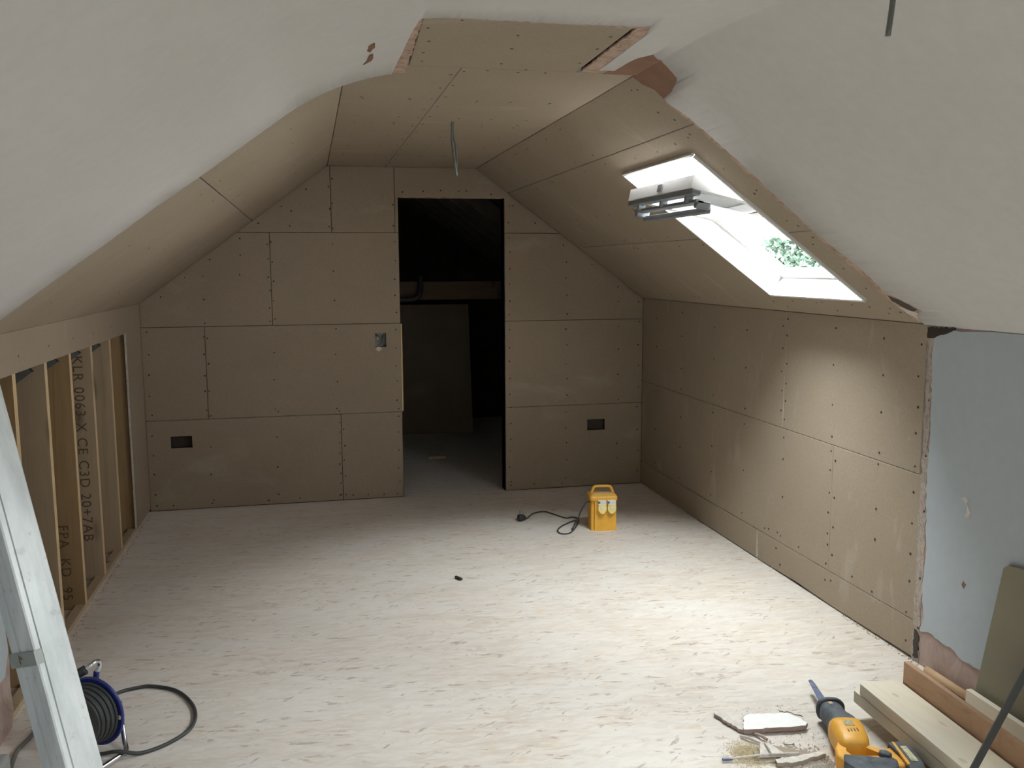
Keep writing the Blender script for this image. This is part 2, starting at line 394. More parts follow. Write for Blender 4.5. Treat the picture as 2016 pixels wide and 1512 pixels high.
# bare brown patch across the fold, ceiling side
poly('bare_plaster', F_CEIL, [(0.99, 2.66), (XFR + .002, 2.66), (XFR + .002, 3.034), (0.99, 3.034)], 0.006, RED, ceiling, off=0.0022)
# skin of skim plaster, with a rounded fold on the left
def yb(x):
    tab = [(-1.1, 3.13), (-.94, 3.133), (-.8, 3.125), (-.636, 3.139), (-.476, 3.124), (-.33, 3.16), (-.159, 3.16), (0.0, 3.16), (0.1, 3.15), (.2, 3.14), (.291, 3.13), (.2935, 2.60), (.30, 2.47), (.304, 2.44),
           (.45, 2.437), (.7, 2.437), (.90, 2.428), (.918, 2.41), (.943, 2.52), (.944, 2.61), (.95, 2.735), (.949, 2.83), (.953, 2.97), (.96, 2.985), (1.008, 2.975), (1.010, 2.85),
           (1.018, 2.784), (1.038, 2.752), (1.048, 2.728), (1.07, 2.765), (1.10, 2.80), (1.164, 2.82), (1.18, 2.871), (1.195, 2.94), (1.203, 3.024), (1.228, 3.03), (1.303, 3.008), (1.49, 3.018), (1.8, 3.062), (2.0, 3.046),
           (2.114, 3.06), (2.169, 3.0), (2.201, 2.968), (2.238, 3.045), (2.30, 3.06)]
    tab = sorted(tab)
    for (a, p), (b, q) in zip(tab, tab[1:]):
        if a <= x <= b: return p + (q - p) * (x - a) / max(1e-6, b - a)
    return 3.13
RF = 0.8; TL = RF * math.tan(math.atan(M) / 2)
XA = XFL - TL * CS; XB = XFL + TL       # fillet from slope to ceiling
RR_ = 0.95; TR = RR_ * math.tan(math.atan(M) / 2); XC = XFR - TR; XD = XFR + TR * CS   # softer fold on the right, dying out at the cut edge
def zprof(x, y=0.0):
    if x < XA: return EL + M * (x - XL)
    if x < XB: return CZ - (RF - math.sqrt(max(0, RF * RF - (XB - x) ** 2)))
    z = CZ if x <= XFR else ER + M * (XR - x)
    if XC < x < XD:
        t = min(1, max(0, (y - 1.6) / .95)); f = 1 - t * t * (3 - 2 * t)
        zf = CZ - (RR_ - math.sqrt(max(0, RR_ * RR_ - (x - XC) ** 2))); z = z * (1 - f) + zf * f
    return z
def skin(name, x0, x1, parent, n0, holes=(), seed=1):
    rnd = random.Random(seed)
    xs = [x0 + (x1 - x0) * i / n0 for i in range(n0 + 1)]
    xs += [x for x in (.2925, .294, .30, .305, .918, .93, .943, .9455, .951, .9535, .96, 1.008, 1.011, 1.02, 1.038, 1.048, 1.07, XFR, 1.18, 1.195, 1.203, 2.169, 2.201, 2.238, 1.408, 2.162) if x0 < x < x1]
    xs = sorted(set(round(x, 5) for x in xs))
    ys = sorted({YF, 1.6, 1.8, 2.0} | {q for h in holes for q in (h[2], h[3])}); d = 0.003; vs = []; fs = []
    hy = {h[2]: h for h in holes}
    for x in xs:
        if x < XA: nv = V((SN, 0, -CS))
        elif x < XB:
            q = (XB - x) / RF; nv = V((q, 0, -math.sqrt(1 - q * q)))
        else:
            th = math.atan(M) * min(1, max(0, (x - XC) / (XD - XC))); nv = V((-math.sin(th), 0, -math.cos(th)))
        yend = yb(x)
        rows = ys + [2.0 + (yend - 2.0) * t for t in (.15, .3, .5, .75, 1.0)]
        for y in rows[:-1] + [yend + rnd.uniform(-.004, .004)]: vs.append(V((x, y, zprof(x, y))) + nv * d)
        vs.append(V((x, yend + .001, zprof(x, yend))) - nv * 0.006)
    k = len(rows) + 1
    for i in range(len(xs) - 1):
        for j in range(k - 1):
            h = hy.get(ys[j]) if j < len(ys) else None
            if h and xs[i] >= h[0] - 1e-4 and xs[i + 1] <= h[1] + 1e-4: continue
            fs.append((i * k + j, (i + 1) * k + j, (i + 1) * k + j + 1, i * k + j + 1))
    me = bpy.data.meshes.new(name); me.from_pydata([tuple(v) for v in vs], [], fs); me.update()
    o = link(name, me, SKIM, parent, True)
    for n, p in enumerate(me.polygons):
        if abs(p.normal.y) > 0.3: p.use_smooth = False
    return o
skin('skim_plaster', XA, XD, ceiling, 190, seed=3)
# two bare knocks in the skim
poly('plaster_chip', F_CEIL, [(0.182, 2.657), (0.190, 2.640), (0.198, 2.621), (0.2, 2.64), (0.202, 2.665), (0.196, 2.69), (0.192, 2.726), (0.186, 2.72), (0.182, 2.71), (0.184, 2.68)], 0.003, RED, ceiling, off=0.0345)
poly('plaster_chip', F_CEIL, [(0.194, 2.774), (0.203, 2.76), (0.206, 2.80), (0.203, 2.836), (0.195, 2.86), (0.185, 2.893), (0.180, 2.89), (0.190, 2.85), (0.191, 2.81)], 0.003, RED, ceiling, off=0.0345)
screws(F_CEIL, col(CJX + .02, 3.1, 6.0, .23) + col(CJX - .02, 3.15, 6.0, .23) + [(x, y) for y in (3.62, 3.64, 4.05, 4.22, 4.27, 4.65, 5.05, 5.42, 5.47, 5.85) for x in (.22, .40, .66, .80, .96)] +
       [(.34, 2.55), (.36, 2.72), (.36, 2.85), (.37, 2.98), (.42, 2.47), (.60, 2.6), (.61, 2.75), (.62, 2.95), (.60, 3.07), (.80, 3.06), (.86, 2.55), (.86, 2.7), (.87, 2.9), (.70, 3.07), (.72, 3.02)], ceiling)

# ------------------------------------------------------------------ left slope
sl = struct(empty('wall_slope_left'))
JL = -0.335
for a, b in ((3.0, 4.35), (4.35, D - .002)): board(F_SL, rect(JL + G, a + G, XFL - .001, b - G), sl)
for a, b in ((3.0, 4.9), (4.9, D - .002)): board(F_SL, rect(XL, a + G, JL - G, b - G), sl)
poly('backing', F_SL, rect(-2.05, YF - .1, XFL + .02, 9.4), 0.10, [LOFT, LOFT], sl, off=-0.014)
skin('skim_plaster', XL - .02, XA, sl, 60, seed=5)
screws(F_SL, [(x, y) for x in (-.9, -.62, -.37, -.30, -.05) for y in (3.55, 3.95, 4.35, 4.75, 5.15, 5.55, 5.9)], sl, r=.004)

# ------------------------------------------------------------------ right slope with the roof window in view and the added ones
sr = struct(empty('wall_slope_right'))
J1, J2 = 1.315, 1.806
x0, x1, y0, y1 = W1
ysr = 3.0
board(F_SR, rect(XFR + .001, ysr, J1 - G, 5.42 - G), sr); board(F_SR, rect(XFR + .001, 5.42 + G, J1 - G, D - .002), sr)
board(F_SR, [(J1 + G, ysr), (J2 - G, ysr), (J2 - G, y0), (x0, y0), (x0, y1), (J2 - G, y1), (J2 - G, 5.02 - G), (J1 + G, 5.02 - G)], sr)
board(F_SR, rect(J1 + G, 5.02 + G, J2 - G, D - .002), sr)
board(F_SR, [(J2 + G, ysr), (XR, ysr), (XR, 5.4 - G), (J2 + G, 5.4 - G), (J2 + G, y1), (x1, y1), (x1, y0), (J2 + G, y0)], sr)
board(F_SR, rect(J2 + G, 5.4 + G, XR, D - .002), sr)
hole = lambda w, e=0.0: rect(w[0] - e, w[2] - e, w[1] + e, w[3] + e)
poly('backing', F_SR, rect(XFR - .1, YF - .1, XR + .5, 9.4), 0.10, [LOFT, LOFT], sr, holes=[hole(W1), hole(W2), hole(W3)], off=-0.014)
skin('skim_plaster', XD, XR + .005, sr, 70, holes=(W2, W3), seed=9)
poly('bare_plaster', F_SR, [(XFR - .001, 2.66), (1.215, 2.66), (1.215, 3.02), (1.203, 3.03), (1.166, 3.02), (1.135, 3.055), (XFR - .001, 3.06)], 0.006, RED, sr, off=0.0022)
poly('torn_paper', F_SR, jag([(1.205, 2.99), (2.0, 2.99), (2.10, 3.0), (2.17, 2.95), (2.275, 2.95), (2.272, 3.075), (2.24, 3.10), (2.157, 3.105), (1.915, 3.085), (1.671, 3.072), (1.467, 3.045), (1.306, 3.030), (1.22, 3.05)], 0.006, 0.018), 0.004, TORN, sr, off=0.0012)
poly('torn_paper', F_SR, jag([(2.13, 3.075), (2.165, 3.02), (2.20, 2.99), (2.215, 3.03), (2.185, 3.07), (2.16, 3.09)], 0.004, 0.012), 0.004, SCREW, sr, off=0.0020)
poly('torn_paper', F_SR, jag([(2.19, 3.09), (2.215, 3.02), (2.25, 3.0), (2.255, 3.04), (2.225, 3.08)], 0.005, 0.012), 0.004, CORE, sr, off=0.0024)
screws(F_SR, [(x, y) for x in (1.14, 1.285, 1.345, 1.60, 1.775, 1.84, 2.22) for y in (3.12, 4.1, 4.4, 4.78, 5.0, 5.05, 5.4, 5.8)] + [(x, 3.17) for x in (1.14, 1.24, 1.35, 1.5, 1.62, 1.75, 1.87, 2.0, 2.1, 2.2)] +
       [(1.36, y) for y in (3.3, 3.5, 3.75)] + [(2.2, y) for y in (3.3, 3.4, 3.65, 3.68, 3.9)] + [(2.24, y) for y in (3.22, 3.6, 4.0)], sr, r=.0048)

# ------------------------------------------------------------------ right knee wall
wr_ = struct(empty('wall_right'))
JR, JR2 = 0.744, 0.160
YB = 3.035
def rb(a, z0, b, z1): board(F_RIGHT, rect(a + G, z0 + G, b - G, z1 - G), wr_)
rb(YB, JR, 4.09, ER); rb(4.09, JR, 5.37, ER); rb(5.37, JR, D - .002, ER)
rb(YB - .01, JR2, 3.635, JR); rb(3.635, JR2, 4.9, JR); rb(4.9, JR2, D - .002, JR)
board(F_RIGHT, [(YB - .01, .012), (3.6, .006), (3.9, .012), (4.3, .004), (4.32, JR2 - G), (YB - .01, JR2 - G)], wr_)
board(F_RIGHT, rect(4.32 + 2 * G, .006, D - .002, JR2 - G - .002), wr_)
poly('backing', F_RIGHT, rect(YF - .1, -.02, 9.4, ER + .2), 0.12, [DARK, DARK], wr_, off=-0.014)
# base coat and paint of the older wall
poly('base_plaster', F_RIGHT, jag(rect(YF, 0, 3.018, ER - .004), 0.004, 0.02), 0.012, PINK, wr_, off=-0.001)
px = [(YF, 0.10), (1.2, 0.10), (2.3, .120)]
edge_lo = jag([(2.3, .118), (2.55, .113), (2.668, .122), (2.74, .118), (2.80, .140), (2.86, .138), (2.93, .150), (2.985, .135)], .004, .015, False)
edge_v = jag([(2.985, .135), (2.965, .20), (2.985, .30), (2.972, .45), (2.992, .7), (2.985, .95), (2.998, 1.2), (2.993, ER - .012)], .004, .02, False)
poly('painted_skim', F_RIGHT, [(YF, .1)] + edge_lo + edge_v[1:] + [(2.95, ER - .008), (2.85, ER - .016), (2.7, ER - .006), (YF, ER - .004)], 0.006, [BLUE, PINK], wr_, off=0.003)
poly('torn_paper', F_RIGHT, jag([(2.985, 0.0), (3.028, 0.0), (3.03, .5), (3.026, .9), (3.032, ER - .01), (2.99, ER - .01), (2.995, .9), (2.985, .5), (2.99, .2)], .006, .02), .006, GRIT, wr_, off=.0008)
poly('torn_paper', F_RIGHT, jag([(2.99, .02), (3.02, .02), (3.018, .13), (2.992, .12)], .006, .012), .004, SCREW, wr_, off=.003)
poly('torn_paper', F_RIGHT, jag([(2.99, ER - .05), (3.03, ER - .05), (3.03, ER - .012), (2.88, ER - .004), (2.88, ER - .012)], .003, .012), .004, SCREW, wr_, off=.0042)
poly('paint_flake', F_RIGHT, [(2.762, .69), (2.795, .712), (2.772, .722), (2.758, .712), (2.765, .70), (2.745, .672), (2.748, .648), (2.77, .65)], .002, CORE, wr_, off=.005)
poly('plaster_chip', F_RIGHT, jag([(2.748, .405), (2.762, .412), (2.768, .398), (2.756, .386)], .002, .006), .002, RED, wr_, off=.005)
screws(F_RIGHT, [(3.07, z) for z in (.05, .18, .3, .42, .54, .66, .78, .9, 1.0, 1.12, 1.24)] + [(3.30, z) for z in (.19, .4, .55, .72, .77, .95, 1.1, 1.26)] +
       [(3.655, z) for z in (.1, .19, .27, .33, .44, .53, .62, .71, .78, .92, 1.1, 1.27)] + [(3.615, z) for z in (.13, .24, .37, .5, .68)] +
       [(4.07, z) for z in (.05, .2, .4, .58, .71, .78, .88, .98, 1.08, 1.2, 1.28)] + [(4.11, z) for z in (.13, .2, .82, .93, 1.03, 1.15, 1.25)] +
       [(4.5, z) for z in (.2, .45, .7, .78, 1.0, 1.2)] + [(4.9, z) for z in (.2, .35, .5, .7, .8, 1.0, 1.2)] + [(5.37, z) for z in (.2, .4, .6, .78, .9, 1.1, 1.25)] + [(5.8, z) for z in (.2, .45, .7, .8, 1.0, 1.2)] +
       [(y, .19) for y in (3.45, 3.9, 4.2, 4.24)] + [(3.0, z) for z in (.15, .35, .6, .83, 1.05)], wr_, off=.001)

# ------------------------------------------------------------------ back gable wall
wbk = struct(empty('wall_back'))
DX0, DX1, DH = 0.583, 1.294, 2.003
Z1, Z2, Z3 = 0.587, 1.180, 1.770
xl = lambda z: XL + (z - EL) / M      # slope lines
xr = lambda z: XR - (z - ER) / M
s1 = rect(-.893, .405, -.761, .483); s2 = rect(1.878, .402, 2.009, .480); s3 = rect(.415, 1.025, .489, 1.117)
board(F_BACK, rect(XL, .006, .180 - G, Z1 - G), wbk, [s1]); board(F_BACK, rect(.180 + G, .006, DX0, Z1 - G), wbk)
board(F_BACK, rect(XL, Z1 + G, -.655 - G, Z2 - G), wbk); board(F_BACK, rect(-.655 + G, Z1 + G, DX0, Z2 - G), wbk, [s3])
board(F_BACK, [(XL, Z2 + G), (-.235 - G, Z2 + G), (-.235 - G, Z3 - G), (xl(Z3 - G), Z3 - G), (XL, EL)], wbk)
board(F_BACK, rect(-.235 + G, Z2 + G, DX0, Z3 - G), wbk)
board(F_BACK, [(xl(Z3 + G), Z3 + G), (.155 - G, Z3 + G), (.155 - G, CZ), (XFL, CZ)], wbk)
board(F_BACK, rect(.155 + G, Z3 + G, .562 - G, CZ), wbk)
board(F_BACK, [(.562 + G, Z3 + G), (DX0, Z3 + G), (DX0, DH), (DX1, DH), (DX1, Z3 + G), (xr(Z3 + G), Z3 + G), (XFR, CZ), (.562 + G, CZ)], wbk)
board(F_BACK, rect(DX1, .006, XR, Z1 - G), wbk, [s2]); board(F_BACK, rect(DX1, Z1 + G, XR, Z2 - G), wbk)
board(F_BACK, [(DX1, Z2 + G), (XR, Z2 + G), (XR, ER), (xr(Z3 - G), Z3 - G), (DX1, Z3 - G)], wbk)
bk = [(-2.05, -.02), (DX0 + .004, -.02), (DX0 + .004, DH + .002), (DX1 - .004, DH + .002), (DX1 - .004, -.02), (XR + .15, -.02), (XR + .15, 1.25), (XFR, CZ + .1), (XFL, CZ + .1), (-2.05, .62)]
poly('backing', F_BACK, bk, 0.1, [DARK, DARK], wbk, off=-0.014, holes=[s1, s2, s3])
# metal back boxes seen in the cut-outs
def backbox(r, m):
    u0, v0, u1, v1 = r[0][0], r[0][1], r[1][0], r[2][1]; d = .045; t = .003; n = V((0, D, 0))
    vs = []; fs = []
    for dd in (.013, d):
        for a, b in ((u0 - t, v0 - t), (u1 + t, v0 - t), (u1 + t, v1 + t), (u0 - t, v1 + t)): vs.append(V((a, D + dd, b)))
    fs = [(0, 1, 5, 4), (1, 2, 6, 5), (2, 3, 7, 6), (3, 0, 4, 7), (4, 5, 6, 7)]
    return pyd('back_box', vs, fs, m, wbk)
backbox(s1, SCREW); backbox(s2, SCREW); bx3 = backbox(s3, GALV)
boxm('box_plate', (.440, D + .030, 1.085), (.024, .004, .030), CORE, bx3, .004, Matrix.Rotation(.4, 3, 'Y'))
tube('box_cable', [(.43, D + .04, 1.10), (.445, D + .012, 1.09), (.452, D + .008, 1.065), (.462, D + .02, 1.045), (.47, D + .01, 1.075), (.475, D + .03, 1.10)], .005, GCAB, bx3)
poly('plaster_blob', F_BACK, jag([(.421, 1.012), (.426, 1.025), (.436, 1.029), (.448, 1.024), (.458, 1.018), (.453, 1.006), (.442, 0.998), (.43, .998)], .003, .008), .004, CORE, wbk, off=.004)
# jamb timber showing beside the opening, its edges
boxm('jamb_timber', (DX0 + .006, D + .03, (Z1 + Z2) / 2), (.010, .064, Z2 - Z1 - .01), PINE, wbk, .001)
boxm('jamb_timber', (DX0 + .0025, D + .06, (DH) / 2), (.003, .09, DH - .01), LOFT, wbk)
boxm('jamb_timber', (DX1 - .0025, D + .06, (DH) / 2), (.003, .09, DH - .01), LOFT, wbk)
boxm('door_head', ((DX0 + DX1) / 2, D + .05, DH - .001), (DX1 - DX0, .1, .003), PINE3, wbk)
pts = []
for x, z0, z1, st in ((-1.0, .1, 1.25, .13), (-.665, Z1 + .05, 1.15, .12), (-.640, Z1 + .02, 1.16, .17), (-.65, .06, .55, .17), (-.65, 1.2, 1.5, .15), (-.245, 1.2, 1.75, .10), (-.222, 1.22, 1.75, .12), (-.235, .06, 1.16, .19),
                      (.168, .05, .57, .07), (.195, .05, .57, .11), (.16, .62, 1.75, .18), (.145, 1.80, 2.15, .13), (.168, 1.80, 2.15, .15), (.555, .1, 1.95, .115), (-.42, 1.5, 1.72, .12), (-.1, 1.8, 1.95, .1),
                      (1.325, .06, 2.12, .105), (1.725, .08, 1.62, .115), (2.10, .62, 1.45, .17), (2.25, .1, 1.3, .15), (2.1, .2, .35, .1)): pts += col(x, z0, z1, st)
pts += [(x, .03) for x in (-1.0, -.9, -.65, -.3, -.1, .16, .25, .35, .45, .54, 1.33, 1.5, 1.7)] + [(x, Z1 + .03) for x in (-.22, .17, .56)] + [(x, DH + .03) for x in (.62, .75, .87, .99, 1.04, 1.2)]
pts += [(x, EL + M * (x - XL) - .05) for x in (-.9, -.75, -.6, -.42, -.3, -.15, .0)] + [(x, ER + M * (XR - x) - .05) for x in (2.1, 1.9, 1.7, 1.5, 1.35)]
screws(F_BACK, pts, wbk, r=.0056)
# plaster dust bead along the bottom of the gable
# ------------------------------------------------------------------ dark loft beyond the doorway
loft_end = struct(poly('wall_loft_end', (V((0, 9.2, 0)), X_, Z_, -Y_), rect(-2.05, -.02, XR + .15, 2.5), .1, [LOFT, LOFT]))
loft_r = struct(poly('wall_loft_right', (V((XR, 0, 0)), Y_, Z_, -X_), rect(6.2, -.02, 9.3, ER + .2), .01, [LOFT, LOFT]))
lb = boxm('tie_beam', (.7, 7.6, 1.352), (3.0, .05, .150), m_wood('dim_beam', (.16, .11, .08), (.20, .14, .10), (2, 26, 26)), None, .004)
tag(lb, 'horizontal brown tie beam crossing the dark loft beyond the doorway', 'beam')
for i, yy in enumerate((6.65, 7.05, 7.45, 7.85, 8.25, 8.65)):
    vs = []
    n = V((-SN, 0, -CS))
    a = V((1.0, yy, ER + M * (XR - 1.0))); b = V((XR, yy, ER))
    pr = [a + n * .02, b + n * .02, b + n * .12, a + n * .12]
    r = pyd('rafter', [p + Y_ * s for s in (-.022, .022) for p in pr], [(0, 1, 2, 3), (4, 5, 6, 7), (0, 1, 5, 4), (1, 2, 6, 5), (2, 3, 7, 6), (3, 0, 4, 7)], LOFT, sr)
pp = tube('waste_pipe', [(.42, 7.50, .0), (.42, 7.50, .7), (.43, 7.50, 1.2), (.50, 7.50, 1.28), (.66, 7.50, 1.285), (.80, 7.50, 1.285), (.86, 7.50, 1.30), (.89, 7.50, 1.34), (.892, 7.50, 1.42), (.89, 7.50, 1.47)], .022, BLK)
tag(pp, 'black bent pipe running in front of the loft tie beam', 'pipe')
sheet = pyd('board_sheet', [(.55, 8.43, 0), (1.47, 8.38, 0), (1.45, 8.46, 1.2), (.55, 8.50, 1.2), (.55, 8.45, 0), (1.47, 8.40, 0), (1.45, 8.48, 1.2), (.55, 8.52, 1.2)],
            [(0, 1, 2, 3), (4, 5, 6, 7), (0, 1, 5, 4), (1, 2, 6, 5), (2, 3, 7, 6), (3, 0, 4, 7)], BOARD)
tag(sheet, 'dim upright sheet standing at the far end of the dark loft', 'board')
off = boxm('timber_offcut', (.972, 7.26, .012), (.15, .03, .024), PINE, None, .002, Matrix.Rotation(.1, 3, 'Z'))
tag(off, 'small pale strip lying on the loft floor beyond the doorway', 'offcut')

# ------------------------------------------------------------------ left knee wall: band, studs, base plate
wl = struct(empty('wall_left'))
ZB = 1.178
board(F_LEFT, [(3.0, ZB), (5.60, ZB), (5.60, .02), (D - .002, .02), (D - .002, EL), (4.42 + G, EL)] + [(4.42 + G, ZB + .001)][:0] + [(3.0, EL)], wl)
poly('base_plate', (V((XL - .014, 0, 0)), Y_, Z_, X_), rect(YF, 0, D - .002, .022), .04, [PINE3, PINE3], wl)
STUDS = [(3.20, PINE), (3.56, PINE2), (3.97, PINE3), (4.36, PINE2), (4.77, PINE3), (5.20, PINE3), (5.62, PINE2)]
studobj = []
for y, mm in STUDS:
    x1_, x0_ = XL - .014, XL - .205; zt = lambda x: EL + M * (x - XL) - .022
    vs = [V((a, yy, z)) for yy in (y, y + .038) for a, z in ((x1_, .022), (x1_, zt(x1_)), (x0_, zt(x0_)), (x0_, 0.0), (x1_ - .04, 0.0), (x1_ - .04, .022))]
    o = pyd('stud', vs, [(0, 1, 2, 3, 4, 5), (6, 7, 8, 9, 10, 11)] + [(i, (i + 1) % 6, 6 + (i + 1) % 6, 6 + i) for i in range(6)], [mm, PINE], wl)
    for p in o.data.polygons:
        if abs(p.normal.x) > .9 and p.center.x > XL - .03: p.material_index = 1
    studobj.append(o)
    # grey insulation batten end tucked beside the stud head
    c = V((XL - .125, y - .012, ZB + .0)); Rm = Matrix.Rotation(-math.atan(M), 3, 'Y')
    if 3.4 < y < 5.5:
        k = V((XL - .055 - .012 * (y % .3), y - .008, ZB - .038)); e1 = V((-CS, 0, -SN)); e2 = V((-SN, 0, CS))
        boxm('insulation_strip', k + e1 * .045 + e2 * .06, (.09, .012, .12), [FOIL], wl, .001, Rm)
        boxm('insulation_edge', k + e1 * -.002 + e2 * .05, (.004, .014, .10), [SCREW], wl, 0, Rm)
def lettering(txt, y, x, z, size, parent):
    cu = bpy.data.curves.new('lettering', 'FONT'); cu.body = txt; cu.size = size; cu.extrude = .0003; cu.space_character = 1.15
    o = bpy.data.objects.new('lettering', cu); COL.objects.link(o); cu.materials.append(INK)
    # reads downwards on the face turned to -y: text x -> -z, text y -> +x
    o.matrix_world = Matrix(((0, 1, 0, x), (0, 0, -1, y - .0006), (-1, 0, 0, z), (0, 0, 0, 1)))
    o.parent = parent; o['label'] = 'dark stencilled grade lettering running down the stud'
    return o
lettering('KLR 0063 X CE C3D 20+7AB', 4.77, XL - .098, 1.13, .066, studobj[4])
lettering('FPA  KD  95', 4.36, XL - .105, .40, .060, studobj[3])
# eaves space behind the studs
poly('eaves_lining', (V((-1.95, 0, 0)), Y_, Z_, X_), rect(YF - .1, -.02, 9.4, .70), .05, [LOFT, LOFT], wl)
# older painted part of the left wall
base = jag([(3.24, 0), (3.268, .05), (3.255, .12), (3.262, .22), (3.25, .33), (3.255, .6), (3.25, .9), (3.262, ZB + .004)], .006, .03, False)
poly('base_plaster', F_LEFT, [(YF, 0)] + base + [(3.262, EL), (YF, EL)], .014, PINK, wl, off=-.001)
pt = jag([(3.13, .205), (3.20, .20), (3.245, .27), (3.235, .33), (3.245, .6), (3.24, .9), (3.25, ZB)], .004, .03, False)
poly('painted_skim', F_LEFT, [(YF, .20)] + pt + [(3.06, ZB + .002), (3.06, EL), (YF, EL)], .006, [BLUE, PINK], wl, off=.003)
poly('eaves_partition', (V((0, 2.95, 0)), X_, Z_, Y_), [(-1.95, 0), (XL - .02, 0), (XL - .02, 1.27), (-1.95, .62)], .05, [LOFT, LOFT], wl)
screws(F_LEFT, [(5.95, z) for z in (.06, .3, .55, .8, .95, 1.1)] + [(y, 1.24) for y in (3.6, 4.0, 4.4, 4.8, 5.2)], wl, r=.0045)
# broken black crumbs of old caulk along the base plate and gable foot
# ------------------------------------------------------------------ wall behind the camera
wf = poly('wall_front', (V((0, YF, 0)), X_, Z_, Y_), [(-2.05, -.02), (XR + .1, -.02), (XR + .1, ER + .1), (XFR, CZ + .1), (XFL, CZ + .1), (-2.05, .62)], .1, [SKIM, SKIM]); struct(wf)

# ------------------------------------------------------------------ roof windows
def roof_window(idx, w, tilt, side=1):
    x0, x1, y0, y1 = w
    root = struct(empty('window_%d' % idx))
    xc, yc = (x0 + x1) / 2, (y0 + y1) / 2; c = V((xc, yc, ER + M * (XR - xc) if side > 0 else EL + M * (xc - XL)))
    s = V((side * CS, 0, -SN)); n = V((side * SN, 0, CS)); t = V((0, side, 0))
    root.matrix_world = Matrix(((s.x, t.x, n.x, c.x), (s.y, t.y, n.y, c.y), (s.z, t.z, n.z, c.z), (0, 0, 0, 1)))
    hs = (x1 - x0) / 2 * NRM; ht = (y1 - y0) / 2
    def bx(name, cc, sz, m, parent, bev=.002, rot=None): return boxm(name, cc, sz, m, parent, bev, rot)
    T = .012
    for sg in (-1, 1):
        bx('lining', (sg * (hs - T / 2 + .002), 0, .040), (T, 2 * ht, .105), WHITE, root)
        bx('lining', (0, sg * (ht - T / 2 + .002), .040), (2 * hs - 2 * T, T, .105), WHITE, root)
    fw = .030
    for sg in (-1, 1):
        bx('frame', (sg * (hs - fw / 2), 0, .112), (fw, 2 * ht, .045), WHITE, root)
        bx('frame', (0, sg * (ht - fw / 2), .112), (2 * hs, fw, .045), WHITE, root)
    P = V((0, 0, .105))
    R = Matrix.Rotation(-tilt, 4, 'Y')
    ls, lt = hs - fw - .006, ht - fw - .006; bw = .055
    bm = bmesh.new()
    def add(cc, sz):
        g = bmesh.ops.create_cube(bm, size=1)['verts']
        for v in g: v.co = V((v.co.x * sz[0] + cc[0], v.co.y * sz[1] + cc[1], v.co.z * sz[2] + cc[2]))
    add((-(ls - bw / 2 - .008), 0, 0), (bw + .016, 2 * lt, .05)); add((ls - bw / 2, 0, 0), (bw, 2 * lt, .05))
    add((.008, lt - bw / 2 - .001, 0), (2 * ls - 2 * bw - .016, bw, .048)); add((.008, -(lt - bw / 2 - .001), 0), (2 * ls - 2 * bw - .016, bw, .048))
    me = bpy.data.meshes.new('sash'); bm.to_mesh(me); bm.free()
    sash = link('sash', me, WHITE, root); sash.matrix_local = Matrix.Translation(P) @ R
    gl = bx('glass_pane', (0, 0, .01), (2 * ls - 2 * bw + .02, 2 * lt - 2 * bw + .02, .006), GLASS, sash, 0)
    # vent flap / control bar along the top rail, room side
    z = -.025
    bx('control_bar', (-ls + .022, 0, z - .012), (.034, 2 * lt + .02, .018), GREYM, sash)
    bx('control_bar', (-ls + .052, 0, z - .040), (.036, 2 * lt - .02, .012), GREYM, sash)
    bx('control_bar', (-ls + .094, 0, z - .064), (.026, 2 * lt - .04, .020), GREYM, sash)
    for y in (-.26, .0, .26): bx('bar_bracket', (-ls + .036, y, z - .028), (.030, .018, .030), GREYM, sash)
    for y in (-1, 1): bx('bar_end', (-ls + .070, y * (lt - .025), z - .048), (.060, .030, .034), GREYM, sash, .006)
    bx('barrel_bolt', (-ls - .0035, -.03, .0), (.006, .05, .03), GREYM, sash)
    bx('latch_plate', (-hs + fw + .003, -.05, .10), (.006, .07, .035), GREYM, root, .001)
    return root
roof_window(1, W1, math.radians(24)); roof_window(2, W2, math.radians(0)); roof_window(3, W3, math.radians(0))  # second and third are out of view, added as daylight sources

# ------------------------------------------------------------------ outside
gr = poly('ground', (V((0, 0, -5.2)), X_, Y_, Z_), rect(-80, -80, 80, 80), .2, [GROUND, GROUND]); struct(gr)
def tree(cx, cy, cz, r, label):
    t = empty('tree', (cx, cy, -5.2)); tag(t, label, 'tree')
    tube('trunk', [(0, 0, 0), (.1, 0, 3), (0, .1, cz + 5.2)], .16, BARK, t, 8, 3, lambda k: 1 - .6 * k)
    rnd = random.Random(3); vs = []; fs = []
    for i in range(5200):
        d = V((rnd.gauss(0, 1), rnd.gauss(0, 1), rnd.gauss(0, 1))).normalized() * r * rnd.uniform(.55, 1.0); d.z *= .8
        if d.length > .5 * r: d *= 1 + .22 * math.sin(d.x * 5 / r) * math.cos(d.y * 6 / r + 1)
        p = d + V((0, 0, cz + 5.2)); a = V((rnd.uniform(-1, 1), rnd.uniform(-1, 1), rnd.uniform(-1, 1))).normalized() * .06 * r; b = a.cross(V((rnd.random(), rnd.random(), 1))).normalized() * .035 * r
        s = len(vs); vs += [p - a, p + b, p + a, p - b]; fs.append((s, s + 1, s + 2, s + 3))
    me = bpy.data.meshes.new('foliage'); me.from_pydata([tuple(v) for v in vs], [], fs); f = link('foliage', me, LEAF, t); f['kind'] = 'stuff'
tree(11.3, 18.9, 1.45, 1.5, 'distant green tree glimpsed through the roof window')

